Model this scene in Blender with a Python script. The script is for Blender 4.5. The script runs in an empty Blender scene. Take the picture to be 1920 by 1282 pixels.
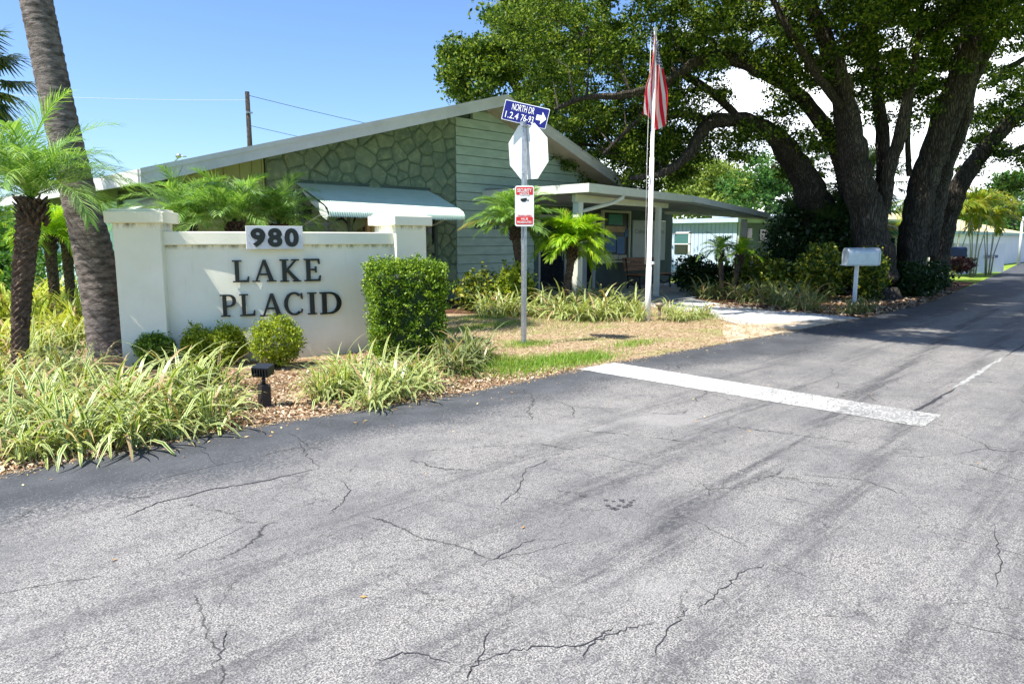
import bpy, math, random
import numpy as np
from mathutils import Vector, Matrix
R = math.radians
rng = np.random.default_rng(7)
random.seed(7)
C = bpy.context.scene.collection
S = math.sqrt(.5)

# ---------------------------------------------------------------- camera, sky, sun, exposure
PITCH = R(8.233)
FPX, HOR, CH = 1320.0, 450.0, 1.5          # lens in photo pixels, horizon row, eye height
scn = bpy.context.scene
cam_d = bpy.data.cameras.new('camera'); cam = bpy.data.objects.new('camera', cam_d); C.objects.link(cam)
cam.location = (0, 0, CH); cam.rotation_euler = (math.pi/2 - PITCH, 0, R(-45))
cam_d.sensor_width = 36; cam_d.lens = FPX/1920*36; cam_d.clip_end = 2000; cam_d.clip_start = .05
scn.camera = cam
SUN_EL = R(60); SUN_TR = R(-12)     # light travels towards +X -Y
w = bpy.data.worlds.new("World"); scn.world = w; w.use_nodes = True
nt = w.node_tree; bg = nt.nodes['Background']
sky = nt.nodes.new('ShaderNodeTexSky'); sky.sky_type = 'NISHITA'; sky.sun_disc = False
sky.sun_elevation = SUN_EL
sdir = Vector((-math.cos(SUN_TR)*math.cos(SUN_EL), -math.sin(SUN_TR)*math.cos(SUN_EL), math.sin(SUN_EL)))
sky.sun_rotation = math.atan2(sdir.x, sdir.y)
sky.air_density = 1.0; sky.dust_density = 0.6; sky.ozone_density = 2.0
tc = nt.nodes.new('ShaderNodeTexCoord')
mp = nt.nodes.new('ShaderNodeMapping'); mp.inputs['Scale'].default_value = (1, 1, 2.6)
nz = nt.nodes.new('ShaderNodeTexNoise'); nz.inputs['Scale'].default_value = 2.3; nz.inputs['Detail'].default_value = 7; nz.inputs['Roughness'].default_value = .55
nt.links.new(tc.outputs['Generated'], mp.inputs['Vector']); nt.links.new(mp.outputs[0], nz.inputs['Vector'])
dt = nt.nodes.new('ShaderNodeVectorMath'); dt.operation = 'DOT_PRODUCT'     # clouds bank up over the far end of the road
nt.links.new(tc.outputs['Generated'], dt.inputs[0]); dt.inputs[1].default_value = (math.cos(R(8)), math.sin(R(8)), -.25)
ad = nt.nodes.new('ShaderNodeMath'); ad.operation = 'MULTIPLY_ADD'; nt.links.new(dt.outputs['Value'], ad.inputs[0]); ad.inputs[1].default_value = .62; nt.links.new(nz.outputs['Fac'], ad.inputs[2])
cr = nt.nodes.new('ShaderNodeMapRange'); cr.interpolation_type = 'SMOOTHSTEP'
cr.inputs['From Min'].default_value = .93; cr.inputs['From Max'].default_value = 1.07
nt.links.new(ad.outputs[0], cr.inputs['Value'])
mx = nt.nodes.new('ShaderNodeMix'); mx.data_type = 'RGBA'
nt.links.new(cr.outputs['Result'], mx.inputs['Factor'])
tint = nt.nodes.new('ShaderNodeMix'); tint.data_type = 'RGBA'; tint.blend_type = 'MULTIPLY'; tint.inputs['Factor'].default_value = 1
tint.inputs['B'].default_value = (.80, .96, 1.20, 1)
nt.links.new(sky.outputs[0], tint.inputs['A'])
nt.links.new(tint.outputs['Result'], mx.inputs['A']); mx.inputs['B'].default_value = (12, 12.5, 13, 1)
nt.links.new(mx.outputs['Result'], bg.inputs['Color']); bg.inputs['Strength'].default_value = 0.1
sl = bpy.data.lights.new('sun', 'SUN'); sl.energy = 5.0; sl.angle = R(.5); sl.color = (1, .955, .87)
so = bpy.data.objects.new('sun', sl); C.objects.link(so); so.rotation_euler = sdir.to_track_quat('Z', 'Y').to_euler()
scn.view_settings.view_transform = 'Standard'; scn.view_settings.look = 'None'
scn.view_settings.exposure = 0.98; scn.view_settings.gamma = 1
scn.render.engine = 'CYCLES'

# ---------------------------------------------------------------- layout: photo pixel -> point in the place
def ray(x, y):
    a = (x-960)/FPX; b = (641-y)/FPX
    f = math.cos(PITCH)+b*math.sin(PITCH); z = b*math.cos(PITCH)-math.sin(PITCH)
    return ((f+a)*S, (f-a)*S, z)
def G(x, y, z=0):
    d = ray(x, y); t = (z-CH)/d[2]; return Vector((d[0]*t, d[1]*t, z))
def PY(x, y, Y):
    d = ray(x, y); t = Y/d[1]; return Vector((d[0]*t, Y, CH+d[2]*t))
def PX(x, y, X):
    d = ray(x, y); t = X/d[0]; return Vector((X, d[1]*t, CH+d[2]*t))
def PD(x, y, D):
    d = ray(x, y); t = D/((d[0]+d[1])*S); return Vector((d[0]*t, d[1]*t, CH+d[2]*t))

# ---------------------------------------------------------------- object helpers
def tag(o, label=None, cat=None, group=None, kind=None):
    if label: o['label'] = label
    if cat: o['category'] = cat
    if group: o['group'] = group
    if kind: o['kind'] = kind
    return o
def thing(name, label, cat, loc=(0, 0, 0), rotz=0, group=None):
    o = bpy.data.objects.new(name, None); C.objects.link(o); o.location = loc; o.rotation_euler = (0, 0, rotz)
    o.empty_display_size = .2
    return tag(o, label, cat, group)
def link_mesh(name, me, m, parent=None, smooth=False, off=None):
    ms = m if isinstance(m, (list, tuple)) else [m]
    for k in ms: me.materials.append(k)
    if smooth: me.polygons.foreach_set('use_smooth', [True]*len(me.polygons))
    o = bpy.data.objects.new(name, me); C.objects.link(o)
    if parent: o.parent = parent
    return o
def np_mesh(name, V, F, m, parent=None, smooth=False, uv=None, mi=None, world=True):
    """V (n,3), F (k,4) or (k,3) arrays; vertices in place coordinates when world"""
    V = np.asarray(V, dtype=np.float32).reshape(-1, 3); F = np.asarray(F, dtype=np.int32)
    if parent is not None and world: V = V - np.array(parent.location, dtype=np.float32)
    me = bpy.data.meshes.new(name)
    k = F.shape[1]
    me.vertices.add(len(V)); me.vertices.foreach_set('co', V.ravel())
    me.loops.add(F.size); me.loops.foreach_set('vertex_index', F.ravel())
    me.polygons.add(len(F)); me.polygons.foreach_set('loop_start', np.arange(0, F.size, k, dtype=np.int32))
    try: me.polygons.foreach_set('loop_total', np.full(len(F), k, dtype=np.int32))
    except Exception: pass
    if uv is not None:
        ul = me.uv_layers.new(name='UVMap'); ul.data.foreach_set('uv', np.asarray(uv, dtype=np.float32).ravel())
    me.update(calc_edges=True); me.validate()
    o = link_mesh(name, me, m, parent, smooth)
    if mi is not None: me.polygons.foreach_set('material_index', np.asarray(mi, dtype=np.int32))
    return o
class MB:
    def __init__(s): s.v = []; s.f = []; s.mi = []; s.m = 0; s.sm = []
    def add(s, vs, fs, smooth=False):
        n = len(s.v); s.v += [tuple(v) for v in vs]
        for f in fs: s.f.append(tuple(i+n for i in f)); s.mi.append(s.m); s.sm.append(smooth)
        return s
    def box(s, a, b, rot=0, piv=None):
        x0, y0, z0 = a; x1, y1, z1 = b
        vs = [(x0,y0,z0),(x1,y0,z0),(x1,y1,z0),(x0,y1,z0),(x0,y0,z1),(x1,y0,z1),(x1,y1,z1),(x0,y1,z1)]
        if rot:
            px, py = piv if piv else ((x0+x1)/2, (y0+y1)/2); c, q = math.cos(rot), math.sin(rot)
            vs = [(px+(x-px)*c-(y-py)*q, py+(x-px)*q+(y-py)*c, z) for x, y, z in vs]
        return s.add(vs, [(0,3,2,1),(4,5,6,7),(0,1,5,4),(1,2,6,5),(2,3,7,6),(3,0,4,7)])
    def hexa(s, lo, hi):                      # two quads of four points
        return s.add(list(lo)+list(hi), [(0,3,2,1),(4,5,6,7),(0,1,5,4),(1,2,6,5),(2,3,7,6),(3,0,4,7)])
    def prism(s, poly, fn, d0, d1):           # poly of (u,v); fn(u,v,d) -> point
        n = len(poly); vs = [fn(u, v, d0) for u, v in poly]+[fn(u, v, d1) for u, v in poly]
        return s.add(vs, [tuple(range(n))[::-1], tuple(range(n, 2*n))]+[(i, (i+1) % n, n+(i+1) % n, n+i) for i in range(n)])
    def tube(s, pts, rad, n=10, cap=True):
        pts = [Vector(p) for p in pts]; rad = rad if isinstance(rad, (list, tuple)) else [rad]*len(pts)
        vs = []; prev = None
        for i, p in enumerate(pts):
            t = (pts[min(i+1, len(pts)-1)]-pts[max(i-1, 0)]).normalized()
            if prev is None:
                prev = t.orthogonal().normalized()
            prev = (prev-t*prev.dot(t)).normalized(); b = t.cross(prev)
            for k in range(n):
                a = 2*math.pi*k/n; vs.append(p+(prev*math.cos(a)+b*math.sin(a))*rad[i])
        fs = [(i*n+k, i*n+(k+1) % n, (i+1)*n+(k+1) % n, (i+1)*n+k) for i in range(len(pts)-1) for k in range(n)]
        s.add(vs, fs, True)
        if cap: 
            m = len(s.v)-len(vs); s.f.append(tuple(m+k for k in range(n))[::-1]); s.mi.append(s.m); s.sm.append(False)
            s.f.append(tuple(m+(len(pts)-1)*n+k for k in range(n))); s.mi.append(s.m); s.sm.append(False)
        return s
    def build(s, name, m, parent=None, world=True):
        me = bpy.data.meshes.new(name)
        off = Vector(parent.location) if (parent is not None and world) else Vector((0, 0, 0))
        me.from_pydata([tuple(Vector(v)-off) for v in s.v], [], s.f); me.update()
        o = link_mesh(name, me, m, parent)
        me.polygons.foreach_set('material_index', s.mi); me.polygons.foreach_set('use_smooth', s.sm)
        return o
def bevel(o, w=.01, n=2):
    b = o.modifiers.new('b', 'BEVEL'); b.width = w; b.segments = n; b.limit_method = 'ANGLE'; return o
def copy_tree(o, parent=None):
    c = o.copy(); C.objects.link(c)
    if parent: c.parent = parent
    for ch in list(o.children): copy_tree(ch, c)
    return c

# ---------------------------------------------------------------- materials
def new_mat(name):
    m = bpy.data.materials.new(name); m.use_nodes = True; return m, m.node_tree, m.node_tree.nodes['Principled BSDF']
def L(nt, a, b): nt.links.new(a, b)
def N(nt, t, **kw):
    n = nt.nodes.new(t)
    for k, v in kw.items():
        if hasattr(n, k): setattr(n, k, v)
    return n
def coords(nt, kind='Object', scale=(1, 1, 1), rot=0):
    t = N(nt, 'ShaderNodeTexCoord'); mpp = N(nt, 'ShaderNodeMapping'); mpp.inputs['Scale'].default_value = scale; mpp.inputs['Rotation'].default_value = (0, 0, rot)
    L(nt, t.outputs[kind], mpp.inputs['Vector']); return mpp.outputs[0]
def noise(nt, vec, scale, detail=4, rough=.5, dist=0):
    n = N(nt, 'ShaderNodeTexNoise'); n.inputs['Scale'].default_value = scale; n.inputs['Detail'].default_value = detail
    n.inputs['Roughness'].default_value = rough; n.inputs['Distortion'].default_value = dist
    if vec is not None: L(nt, vec, n.inputs['Vector'])
    return n.outputs['Fac']
def rng_map(nt, v, a, b, c=0, d=1, smooth=True):
    n = N(nt, 'ShaderNodeMapRange'); n.interpolation_type = 'SMOOTHSTEP' if smooth else 'LINEAR'
    n.inputs['From Min'].default_value = a; n.inputs['From Max'].default_value = b; n.inputs['To Min'].default_value = c; n.inputs['To Max'].default_value = d
    L(nt, v, n.inputs['Value']); return n.outputs['Result']
def mixc(nt, f, a, b, mode='MIX'):
    n = N(nt, 'ShaderNodeMix'); n.data_type = 'RGBA'; n.blend_type = mode
    if isinstance(f, (int, float)): n.inputs['Factor'].default_value = f
    else: L(nt, f, n.inputs['Factor'])
    for k, v in (('A', a), ('B', b)):
        if isinstance(v, (tuple, list)): n.inputs[k].default_value = (*v[:3], 1)
        else: L(nt, v, n.inputs[k])
    return n.outputs['Result']
def mth(nt, op, a, b=0, c=None):
    n = N(nt, 'ShaderNodeMath'); n.operation = op
    for i, v in enumerate((a, b) if c is None else (a, b, c)):
        if isinstance(v, (int, float)): n.inputs[i].default_value = v
        else: L(nt, v, n.inputs[i])
    return n.outputs[0]
def bump(nt, bs, h, strength=.3, dist=.01):
    b = N(nt, 'ShaderNodeBump'); b.inputs['Strength'].default_value = strength; b.inputs['Distance'].default_value = dist
    L(nt, h, b.inputs['Height']); L(nt, b.outputs[0], bs.inputs['Normal'])
def simple(name, col, rough=.6, metal=0, var=.12, vs=6, bs=None, bd=.004, scale=(1, 1, 1), spec=.4, dirt=None):
    m, nt, p = new_mat(name); v = coords(nt, 'Object', scale)
    n = noise(nt, v, vs, 5, .6)
    c = mixc(nt, rng_map(nt, n, .3, .7), tuple(x*(1-var) for x in col), tuple(min(1, x*(1+var)) for x in col))
    if dirt: c = mixc(nt, rng_map(nt, noise(nt, v, vs*3.1, 6, .7), .55, .8, 0, .7), c, dirt)
    L(nt, c, p.inputs['Base Color']); p.inputs['Roughness'].default_value = rough; p.inputs['Metallic'].default_value = metal
    p.inputs['Specular IOR Level'].default_value = spec
    if bs: bump(nt, p, noise(nt, v, bs, 6, .6), .5, bd)
    return m
def leaf_mat(name, cols, trans=.35, rough=.45, spec=.35, stripe=None):
    """cols: dark, mid, light; each leaf picks its own shade"""
    m, nt, p = new_mat(name)
    g = N(nt, 'ShaderNodeNewGeometry'); r = N(nt, 'ShaderNodeValToRGB')
    el = r.color_ramp.elements; el[0].color = (*cols[0], 1); el[0].position = 0; el[1].color = (*cols[-1], 1); el[1].position = 1
    for i, c in enumerate(cols[1:-1]): e = el.new((i+1)/(len(cols)-1)); e.color = (*c, 1)
    L(nt, g.outputs['Random Per Island'], r.inputs['Fac']); col = r.outputs['Color']
    if stripe:
        dead_ = mth(nt, 'GREATER_THAN', mth(nt, 'FRACT', mth(nt, 'MULTIPLY', g.outputs['Random Per Island'], 37.7)), .95)
        u = N(nt, 'ShaderNodeUVMap'); sx = N(nt, 'ShaderNodeSeparateXYZ'); L(nt, u.outputs[0], sx.inputs[0])
        d = mth(nt, 'ABSOLUTE', mth(nt, 'SUBTRACT', sx.outputs[0], .5))
        col = mixc(nt, rng_map(nt, d, .22, .32), col, stripe[0])
        col = mixc(nt, dead_, col, (.42,.30,.16))
        col = mixc(nt, mth(nt, 'MULTIPLY', rng_map(nt, sx.outputs[1], .72, 1), rng_map(nt, g.outputs['Random Per Island'], .55, .75)), col, stripe[1])
    L(nt, col, p.inputs['Base Color']); p.inputs['Roughness'].default_value = rough; p.inputs['Specular IOR Level'].default_value = spec
    t = N(nt, 'ShaderNodeBsdfTranslucent'); tcx = mixc(nt, 1, col, (1.15, 1.2, .45), 'MULTIPLY'); L(nt, tcx, t.inputs['Color'])
    ms = N(nt, 'ShaderNodeMixShader'); ms.inputs[0].default_value = trans
    out = nt.nodes['Material Output']; L(nt, p.outputs[0], ms.inputs[1]); L(nt, t.outputs[0], ms.inputs[2]); L(nt, ms.outputs[0], out.inputs['Surface'])
    return m
M = {}
M['oakleaf'] = leaf_mat('oakleaf', [(.014,.04,.008), (.045,.095,.012), (.12,.19,.02), (.30,.35,.05)], .36, .5, .15)
M['brightleaf'] = leaf_mat('brightleaf', [(.06,.12,.02), (.13,.22,.03), (.26,.34,.06)], .4)
M['suntree'] = leaf_mat('suntree', [(.10,.17,.03), (.22,.30,.05), (.42,.48,.12)], .4)
M['greenleaf'] = leaf_mat('greenleaf', [(.03,.09,.02), (.07,.17,.03), (.13,.25,.05)], .4)
M['hedgeleaf'] = leaf_mat('hedgeleaf', [(.03,.08,.006), (.12,.23,.016), (.42,.55,.05)], .30)
M['shrubleaf'] = leaf_mat('shrubleaf', [(.10,.17,.012), (.26,.34,.02), (.48,.52,.05)], .35)
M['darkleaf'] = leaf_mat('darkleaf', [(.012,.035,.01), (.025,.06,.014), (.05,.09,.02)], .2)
M['crotonleaf'] = leaf_mat('crotonleaf', [(.03,.07,.012), (.08,.14,.015), (.38,.36,.03)], .25)
M['redleaf'] = leaf_mat('redleaf', [(.03,.012,.014), (.07,.015,.018), (.04,.03,.015)], .15)
M['palm'] = leaf_mat('palm', [(.10,.22,.04), (.19,.36,.08), (.40,.54,.22)], .42, .38, .5)
M['palmlit'] = leaf_mat('palmlit', [(.13,.32,.015), (.28,.48,.02), (.50,.60,.05)], .42, .38, .5)
M['palmold'] = leaf_mat('palmold', [(.40,.34,.06), (.5,.45,.10), (.42,.28,.06)], .4)
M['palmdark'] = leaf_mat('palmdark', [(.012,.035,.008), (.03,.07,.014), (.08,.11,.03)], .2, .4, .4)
M['areca'] = leaf_mat('areca', [(.08,.16,.015), (.22,.28,.02), (.42,.36,.05)], .4)
M['flax'] = leaf_mat('flax', [(.07,.16,.03), (.15,.25,.05), (.30,.36,.09)], .3, .4, .5, stripe=((.66,.68,.30), (.60,.45,.18)))
M['flaxshade'] = leaf_mat('flaxshade', [(.06,.11,.03), (.10,.16,.045), (.15,.2,.06)], .3, .4, .4, stripe=((.34,.36,.16), (.4,.3,.14)))  # darker copy of flax, with shade put into the leaf colour
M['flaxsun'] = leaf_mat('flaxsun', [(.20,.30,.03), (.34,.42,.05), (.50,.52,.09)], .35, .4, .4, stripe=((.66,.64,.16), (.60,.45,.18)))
M['grass'] = leaf_mat('grass', [(.10,.24,.02), (.20,.36,.03), (.34,.42,.07)], .35)
M['straw'] = leaf_mat('straw', [(.20,.12,.07), (.42,.30,.18), (.66,.56,.40)], .2, .7, .2)
M['mulchchip'] = leaf_mat('mulchchip', [(.12,.06,.035), (.34,.21,.12), (.72,.60,.44)], .05, .8, .2)
M['fallen'] = leaf_mat('fallen', [(.55,.40,.14), (.42,.22,.08), (.65,.58,.34)], .1, .7, .2)
def barkmat(name, a, b, dark, vs=9, zs=.22):
    m, nt, p = new_mat(name); v = coords(nt, 'Object', (1, 1, zs)); v1 = coords(nt)
    dv = N(nt, 'ShaderNodeMix'); dv.data_type = 'VECTOR'; dv.inputs['Factor'].default_value = .10
    nn = N(nt, 'ShaderNodeTexNoise'); nn.inputs['Scale'].default_value = 4; nn.inputs['Detail'].default_value = 6; L(nt, v, nn.inputs['Vector']); L(nt, v, dv.inputs['A']); L(nt, nn.outputs['Color'], dv.inputs['B'])
    dv.inputs['Factor'].default_value = .18
    vo = N(nt, 'ShaderNodeTexVoronoi'); vo.feature = 'DISTANCE_TO_EDGE'; vo.inputs['Scale'].default_value = vs; L(nt, dv.outputs['Result'], vo.inputs['Vector'])
    rg = rng_map(nt, vo.outputs['Distance'], 0, .22); fn = noise(nt, v, 30, 6, .75)
    c = mixc(nt, rng_map(nt, noise(nt, v1, 1.1, 6, .65), .35, .65), a, b); c = mixc(nt, rng_map(nt, fn, .45, .75), c, tuple(min(1, x*1.5) for x in b))
    c = mixc(nt, mth(nt, 'MULTIPLY', mth(nt, 'SUBTRACT', 1, rg), .8), c, dark)
    L(nt, c, p.inputs['Base Color']); p.inputs['Roughness'].default_value = .95; p.inputs['Specular IOR Level'].default_value = .1
    bump(nt, p, mth(nt, 'ADD', rg, mth(nt, 'MULTIPLY', fn, .9)), 1.0, .035); return m
M['bark'] = barkmat('bark', (.075,.063,.052), (.13,.112,.092), (.035,.03,.025), 26, .16)
M['palmbark'] = simple('palmbark', (.155,.132,.12), .95, 0, .55, 8, 20, .05, (1, 1, 2.6), .1, (.06,.05,.045))
M['datebark'] = simple('datebark', (.095,.07,.055), .9, 0, .5, 16, 40, .012, (1, 1, 1.5), .15)
M['rachis'] = simple('rachis', (.28,.34,.08), .5)
M['stucco'] = None
M['post'] = simple('galvanized', (.42,.44,.47), .4, .75, .18, 20, 60, .001)
M['white'] = simple('whitepaint', (.80,.80,.78), .5, 0, .04, 8)
M['signback'] = simple('signback', (.82,.83,.84), .35, .15, .04, 5)
M['blue'] = simple('signblue', (.006,.008,.15), .35, 0, .08, 9)
M['red'] = simple('signred', (.62,.03,.03), .4, 0, .08, 9)
M['black'] = simple('blackpaint', (.015,.016,.017), .4, 0, .1, 9)
M['letter'] = simple('blackletter', (.012,.014,.016), .35, 0, .1, 9)
M['greypl'] = simple('greyplate', (.66,.67,.68), .5, 0, .06, 9)
M['green_sid'] = simple('greensiding', (.45,.56,.48), .65, 0, .10, 2.2, 30, .002, (1, 1, 3), .3, (.28,.38,.27))
def stonemat():
    m, nt, p = new_mat('greenstone'); v = coords(nt); g = N(nt, 'ShaderNodeNewGeometry')
    c = mixc(nt, rng_map(nt, g.outputs['Random Per Island'], 0, 1, smooth=False), (.16,.215,.155), (.25,.30,.205))
    c = mixc(nt, rng_map(nt, noise(nt, v, 7, 7, .7), .42, .7), c, (.32,.39,.24)); c = mixc(nt, mth(nt, 'MULTIPLY', rng_map(nt, noise(nt, v, 1.2, 5, .6), .45, .7), .6), c, (.15,.22,.17))
    c = mixc(nt, rng_map(nt, noise(nt, v, 26, 6, .8), .58, .75), c, (.09,.12,.075))
    L(nt, c, p.inputs['Base Color']); p.inputs['Roughness'].default_value = .9; bump(nt, p, noise(nt, v, 22, 8, .75), .9, .03); return m
M['stone'] = stonemat()
M['mortar'] = simple('mortar', (.13,.18,.12), .95, 0, .2, 10)
M['batten'] = simple('battenpanel', (.34,.38,.15), .7, 0, .12, 2, 30, .002, (1, 1, .4))
M['fascia'] = simple('fascia', (.66,.65,.67), .6, 0, .1, 1.6, None, .004, (1, 1, 1), .3, (.56,.56,.57))
M['soffit'] = simple('soffit', (.52,.43,.33), .8, 0, .1, 2)
M['gutter'] = simple('gutter', (.66,.67,.58), .45, 0, .05, 4)
M['cream'] = simple('cream', (.66,.64,.47), .6, 0, .06, 4)
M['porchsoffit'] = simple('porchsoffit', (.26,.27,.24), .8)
M['shingle'] = simple('shingle', (.26,.27,.29), .9, 0, .3, 14, 30, .01)
M['awning'] = simple('awning', (.54,.69,.60), .4, .1, .05, 3)
M['awnwhite'] = simple('awningwhite', (.66,.72,.64), .5, 0, .05, 3)
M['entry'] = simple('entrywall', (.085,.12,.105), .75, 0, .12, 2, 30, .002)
M['trimgrey'] = simple('greytrim', (.50,.53,.50), .5, 0, .06, 3)
M['wood'] = simple('wood', (.30,.13,.06), .6, 0, .3, 4, 20, .003, (1, 1, 6))
M['woodpale'] = simple('woodpale', (.50,.34,.18), .6, 0, .2, 4)
M['darkiron'] = simple('darkiron', (.03,.025,.025), .6)
M['bluehouse'] = simple('bluehouse', (.50,.62,.76), .6, 0, .06, 2)
M['shadedhouse'] = simple('shadedhouse', (.13,.17,.20), .7, 0, .1, 2)  # dark copy of the house blue; carport shade put into the wall colour
M['whitehouse'] = simple('whitehouse', (.80,.78,.74), .6, 0, .04, 2)
M['tealtrim'] = simple('tealtrim', (.12,.36,.34), .5)
M['tanroof'] = simple('tanroof', (.62,.52,.26), .8)
M['mailpaint'] = simple('mailpaint', (.60,.66,.72), .35, .2, .08, 6, None, .004, (1, 1, 1), .5)
M['areastem'] = simple('palecane', (.40,.38,.26), .7)
M['terracotta'] = simple('terracotta', (.35,.12,.07), .8)
M['brass'] = simple('agedbronze', (.30,.25,.18), .5, .4, .2)
M['notepaper'] = simple('paper', (.62,.58,.42), .7)
M['notepoly'] = simple('noteblue', (.10,.22,.42), .6)
M['notegreen'] = simple('notegreen', (.09,.30,.22), .6)
M['boardwhite'] = simple('boardwhite', (.50,.52,.47), .5, 0, .05, 3)
M['ink'] = simple('fadedink', (.30,.34,.30), .7)
M['wallteal'] = simple('tealwall', (.52,.72,.72), .6, 0, .06, 2)
def glass(name, col=(.02,.025,.028)):
    m, nt, p = new_mat(name); p.inputs['Base Color'].default_value = (*col, 1); p.inputs['Roughness'].default_value = .08
    p.inputs['Specular IOR Level'].default_value = .7; return m
M['glass'] = glass('darkglass'); M['blind'] = glass('tealblind', (.05,.16,.16))
# painted stucco with dirt that sits below the caps
def stucco(zb):
    m, nt, p = new_mat('stucco'); v = coords(nt); sx = N(nt, 'ShaderNodeSeparateXYZ'); L(nt, v, sx.inputs[0])
    c = mixc(nt, rng_map(nt, noise(nt, v, 1.7, 6, .6), .35, .7), (.82,.80,.64), (.88,.86,.72))
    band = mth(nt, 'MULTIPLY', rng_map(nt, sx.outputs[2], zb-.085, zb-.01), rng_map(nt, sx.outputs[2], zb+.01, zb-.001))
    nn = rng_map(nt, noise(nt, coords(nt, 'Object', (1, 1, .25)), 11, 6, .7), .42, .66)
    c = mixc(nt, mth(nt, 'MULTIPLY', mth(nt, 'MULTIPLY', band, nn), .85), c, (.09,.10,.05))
    low = rng_map(nt, mth(nt, 'ADD', sx.outputs[2], mth(nt, 'MULTIPLY', noise(nt, v, 5, 5, .7), .3)), .42, .15)
    c = mixc(nt, mth(nt, 'MULTIPLY', low, .45), c, (.30,.30,.20))
    st = rng_map(nt, noise(nt, coords(nt, 'Object', (6, 6, .5)), 3, 5, .6), .6, .8)
    c = mixc(nt, mth(nt, 'MULTIPLY', st, .22), c, (.42,.44,.32))
    L(nt, c, p.inputs['Base Color']); p.inputs['Roughness'].default_value = .8; p.inputs['Specular IOR Level'].default_value = .25
    bump(nt, p, noise(nt, v, 60, 5, .7), .35, .006); return m
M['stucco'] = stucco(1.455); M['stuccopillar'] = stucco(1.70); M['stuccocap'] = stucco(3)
def asphalt():
    m, nt, p = new_mat('asphalt'); v = coords(nt); sx = N(nt, 'ShaderNodeSeparateXYZ'); L(nt, v, sx.inputs[0])
    fine = noise(nt, v, 125, 2, .8); fine2 = noise(nt, v, 30, 4, .85); big = noise(nt, v, .7, 6, .65); mid_ = noise(nt, v, 5, 5, .7)
    c = mixc(nt, rng_map(nt, fine, .40, .62), (.09,.088,.085), (.40,.38,.358))
    vo0 = N(nt, 'ShaderNodeTexVoronoi'); vo0.inputs['Scale'].default_value = 110; L(nt, v, vo0.inputs['Vector'])
    c = mixc(nt, mth(nt, 'MULTIPLY', rng_map(nt, vo0.outputs['Distance'], .34, .12), .55), c, (.50,.49,.47))
    c = mixc(nt, mth(nt, 'MULTIPLY', rng_map(nt, fine2, .50, .62), .72), c, (.07,.07,.075))
    c = mixc(nt, mth(nt, 'MULTIPLY', rng_map(nt, mid_, .48, .68), .45), c, (.10,.10,.105))
    c = mixc(nt, mth(nt, 'MULTIPLY', rng_map(nt, big, .42, .62), .50), c, (.115,.115,.12))
    c = mixc(nt, mth(nt, 'MULTIPLY', rng_map(nt, noise(nt, v, .45, 5, .6), .55, .7), .35), c, (.40,.385,.365))
    # wheel tracks
    yy = mth(nt, 'MULTIPLY_ADD', sx.outputs[0], -.10, sx.outputs[1])
    yy = mth(nt, 'ADD', yy, mth(nt, 'MULTIPLY', mth(nt, 'SUBTRACT', noise(nt, v, .8, 3, .5), .5), .35))
    tv = coords(nt, 'Object', (.35, 5, 1), R(5)); tn = rng_map(nt, noise(nt, tv, 1.6, 5, .7), .40, .60); grit = rng_map(nt, noise(nt, v, 24, 4, .8), .36, .56)
    tot = None
    for c0, w0, st in ((1.62, .12, .9), (1.0, .10, .7), (2.25, .14, .6), (2.95, .16, .55), (.35, .12, .6), (.1, .08, .5)):
        b = rng_map(nt, mth(nt, 'ABSOLUTE', mth(nt, 'SUBTRACT', yy, c0)), w0*1.9, 0, 0, st); tot = b if tot is None else mth(nt, 'MAXIMUM', tot, b)
    k = mth(nt, 'MULTIPLY', mth(nt, 'MULTIPLY', tot, tn), mth(nt, 'MULTIPLY_ADD', grit, .7, .3))
    c = mixc(nt, k, c, (.055,.055,.06))
    tr = rng_map(nt, noise(nt, coords(nt, 'Object', (.14, 2.4, 1), R(3)), 1.3, 4, .6, .3), .56, .7)
    c = mixc(nt, mth(nt, 'MULTIPLY', mth(nt, 'MULTIPLY', tr, grit), .45), c, (.07,.07,.075))
    # dark seal coat along the edge, worn through where cars cross it
    wob = mth(nt, 'ADD', sx.outputs[1], mth(nt, 'MULTIPLY', mth(nt, 'SUBTRACT', noise(nt, v, .9, 5, .65), .5), 1.3))
    wob = mth(nt, 'ADD', wob, mth(nt, 'MULTIPLY', rng_map(nt, sx.outputs[0], 6.5, 9.5), .55))
    wob2 = mth(nt, 'ADD', wob, mth(nt, 'MULTIPLY', mth(nt, 'SUBTRACT', noise(nt, v, 40, 4, .85), .5), 2.6))
    seal = rng_map(nt, wob2, 4.15, 4.75)
    sc = mixc(nt, rng_map(nt, noise(nt, v, 2.2, 5, .6), .3, .75), (.045,.049,.056), (.085,.09,.10))
    sc = mixc(nt, rng_map(nt, noise(nt, v, 55, 3, .9), .60, .66), sc, (.22,.22,.22))
    c = mixc(nt, mth(nt, 'MULTIPLY', seal, .97), c, sc)
    dv = N(nt, 'ShaderNodeMix'); dv.data_type = 'VECTOR'; dv.inputs['Factor'].default_value = .14
    nn = N(nt, 'ShaderNodeTexNoise'); nn.inputs['Scale'].default_value = 3.5; nn.inputs['Detail'].default_value = 9; nn.inputs['Roughness'].default_value = .7; L(nt, v, nn.inputs['Vector'])
    L(nt, v, dv.inputs['A']); L(nt, nn.outputs['Color'], dv.inputs['B'])
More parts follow.
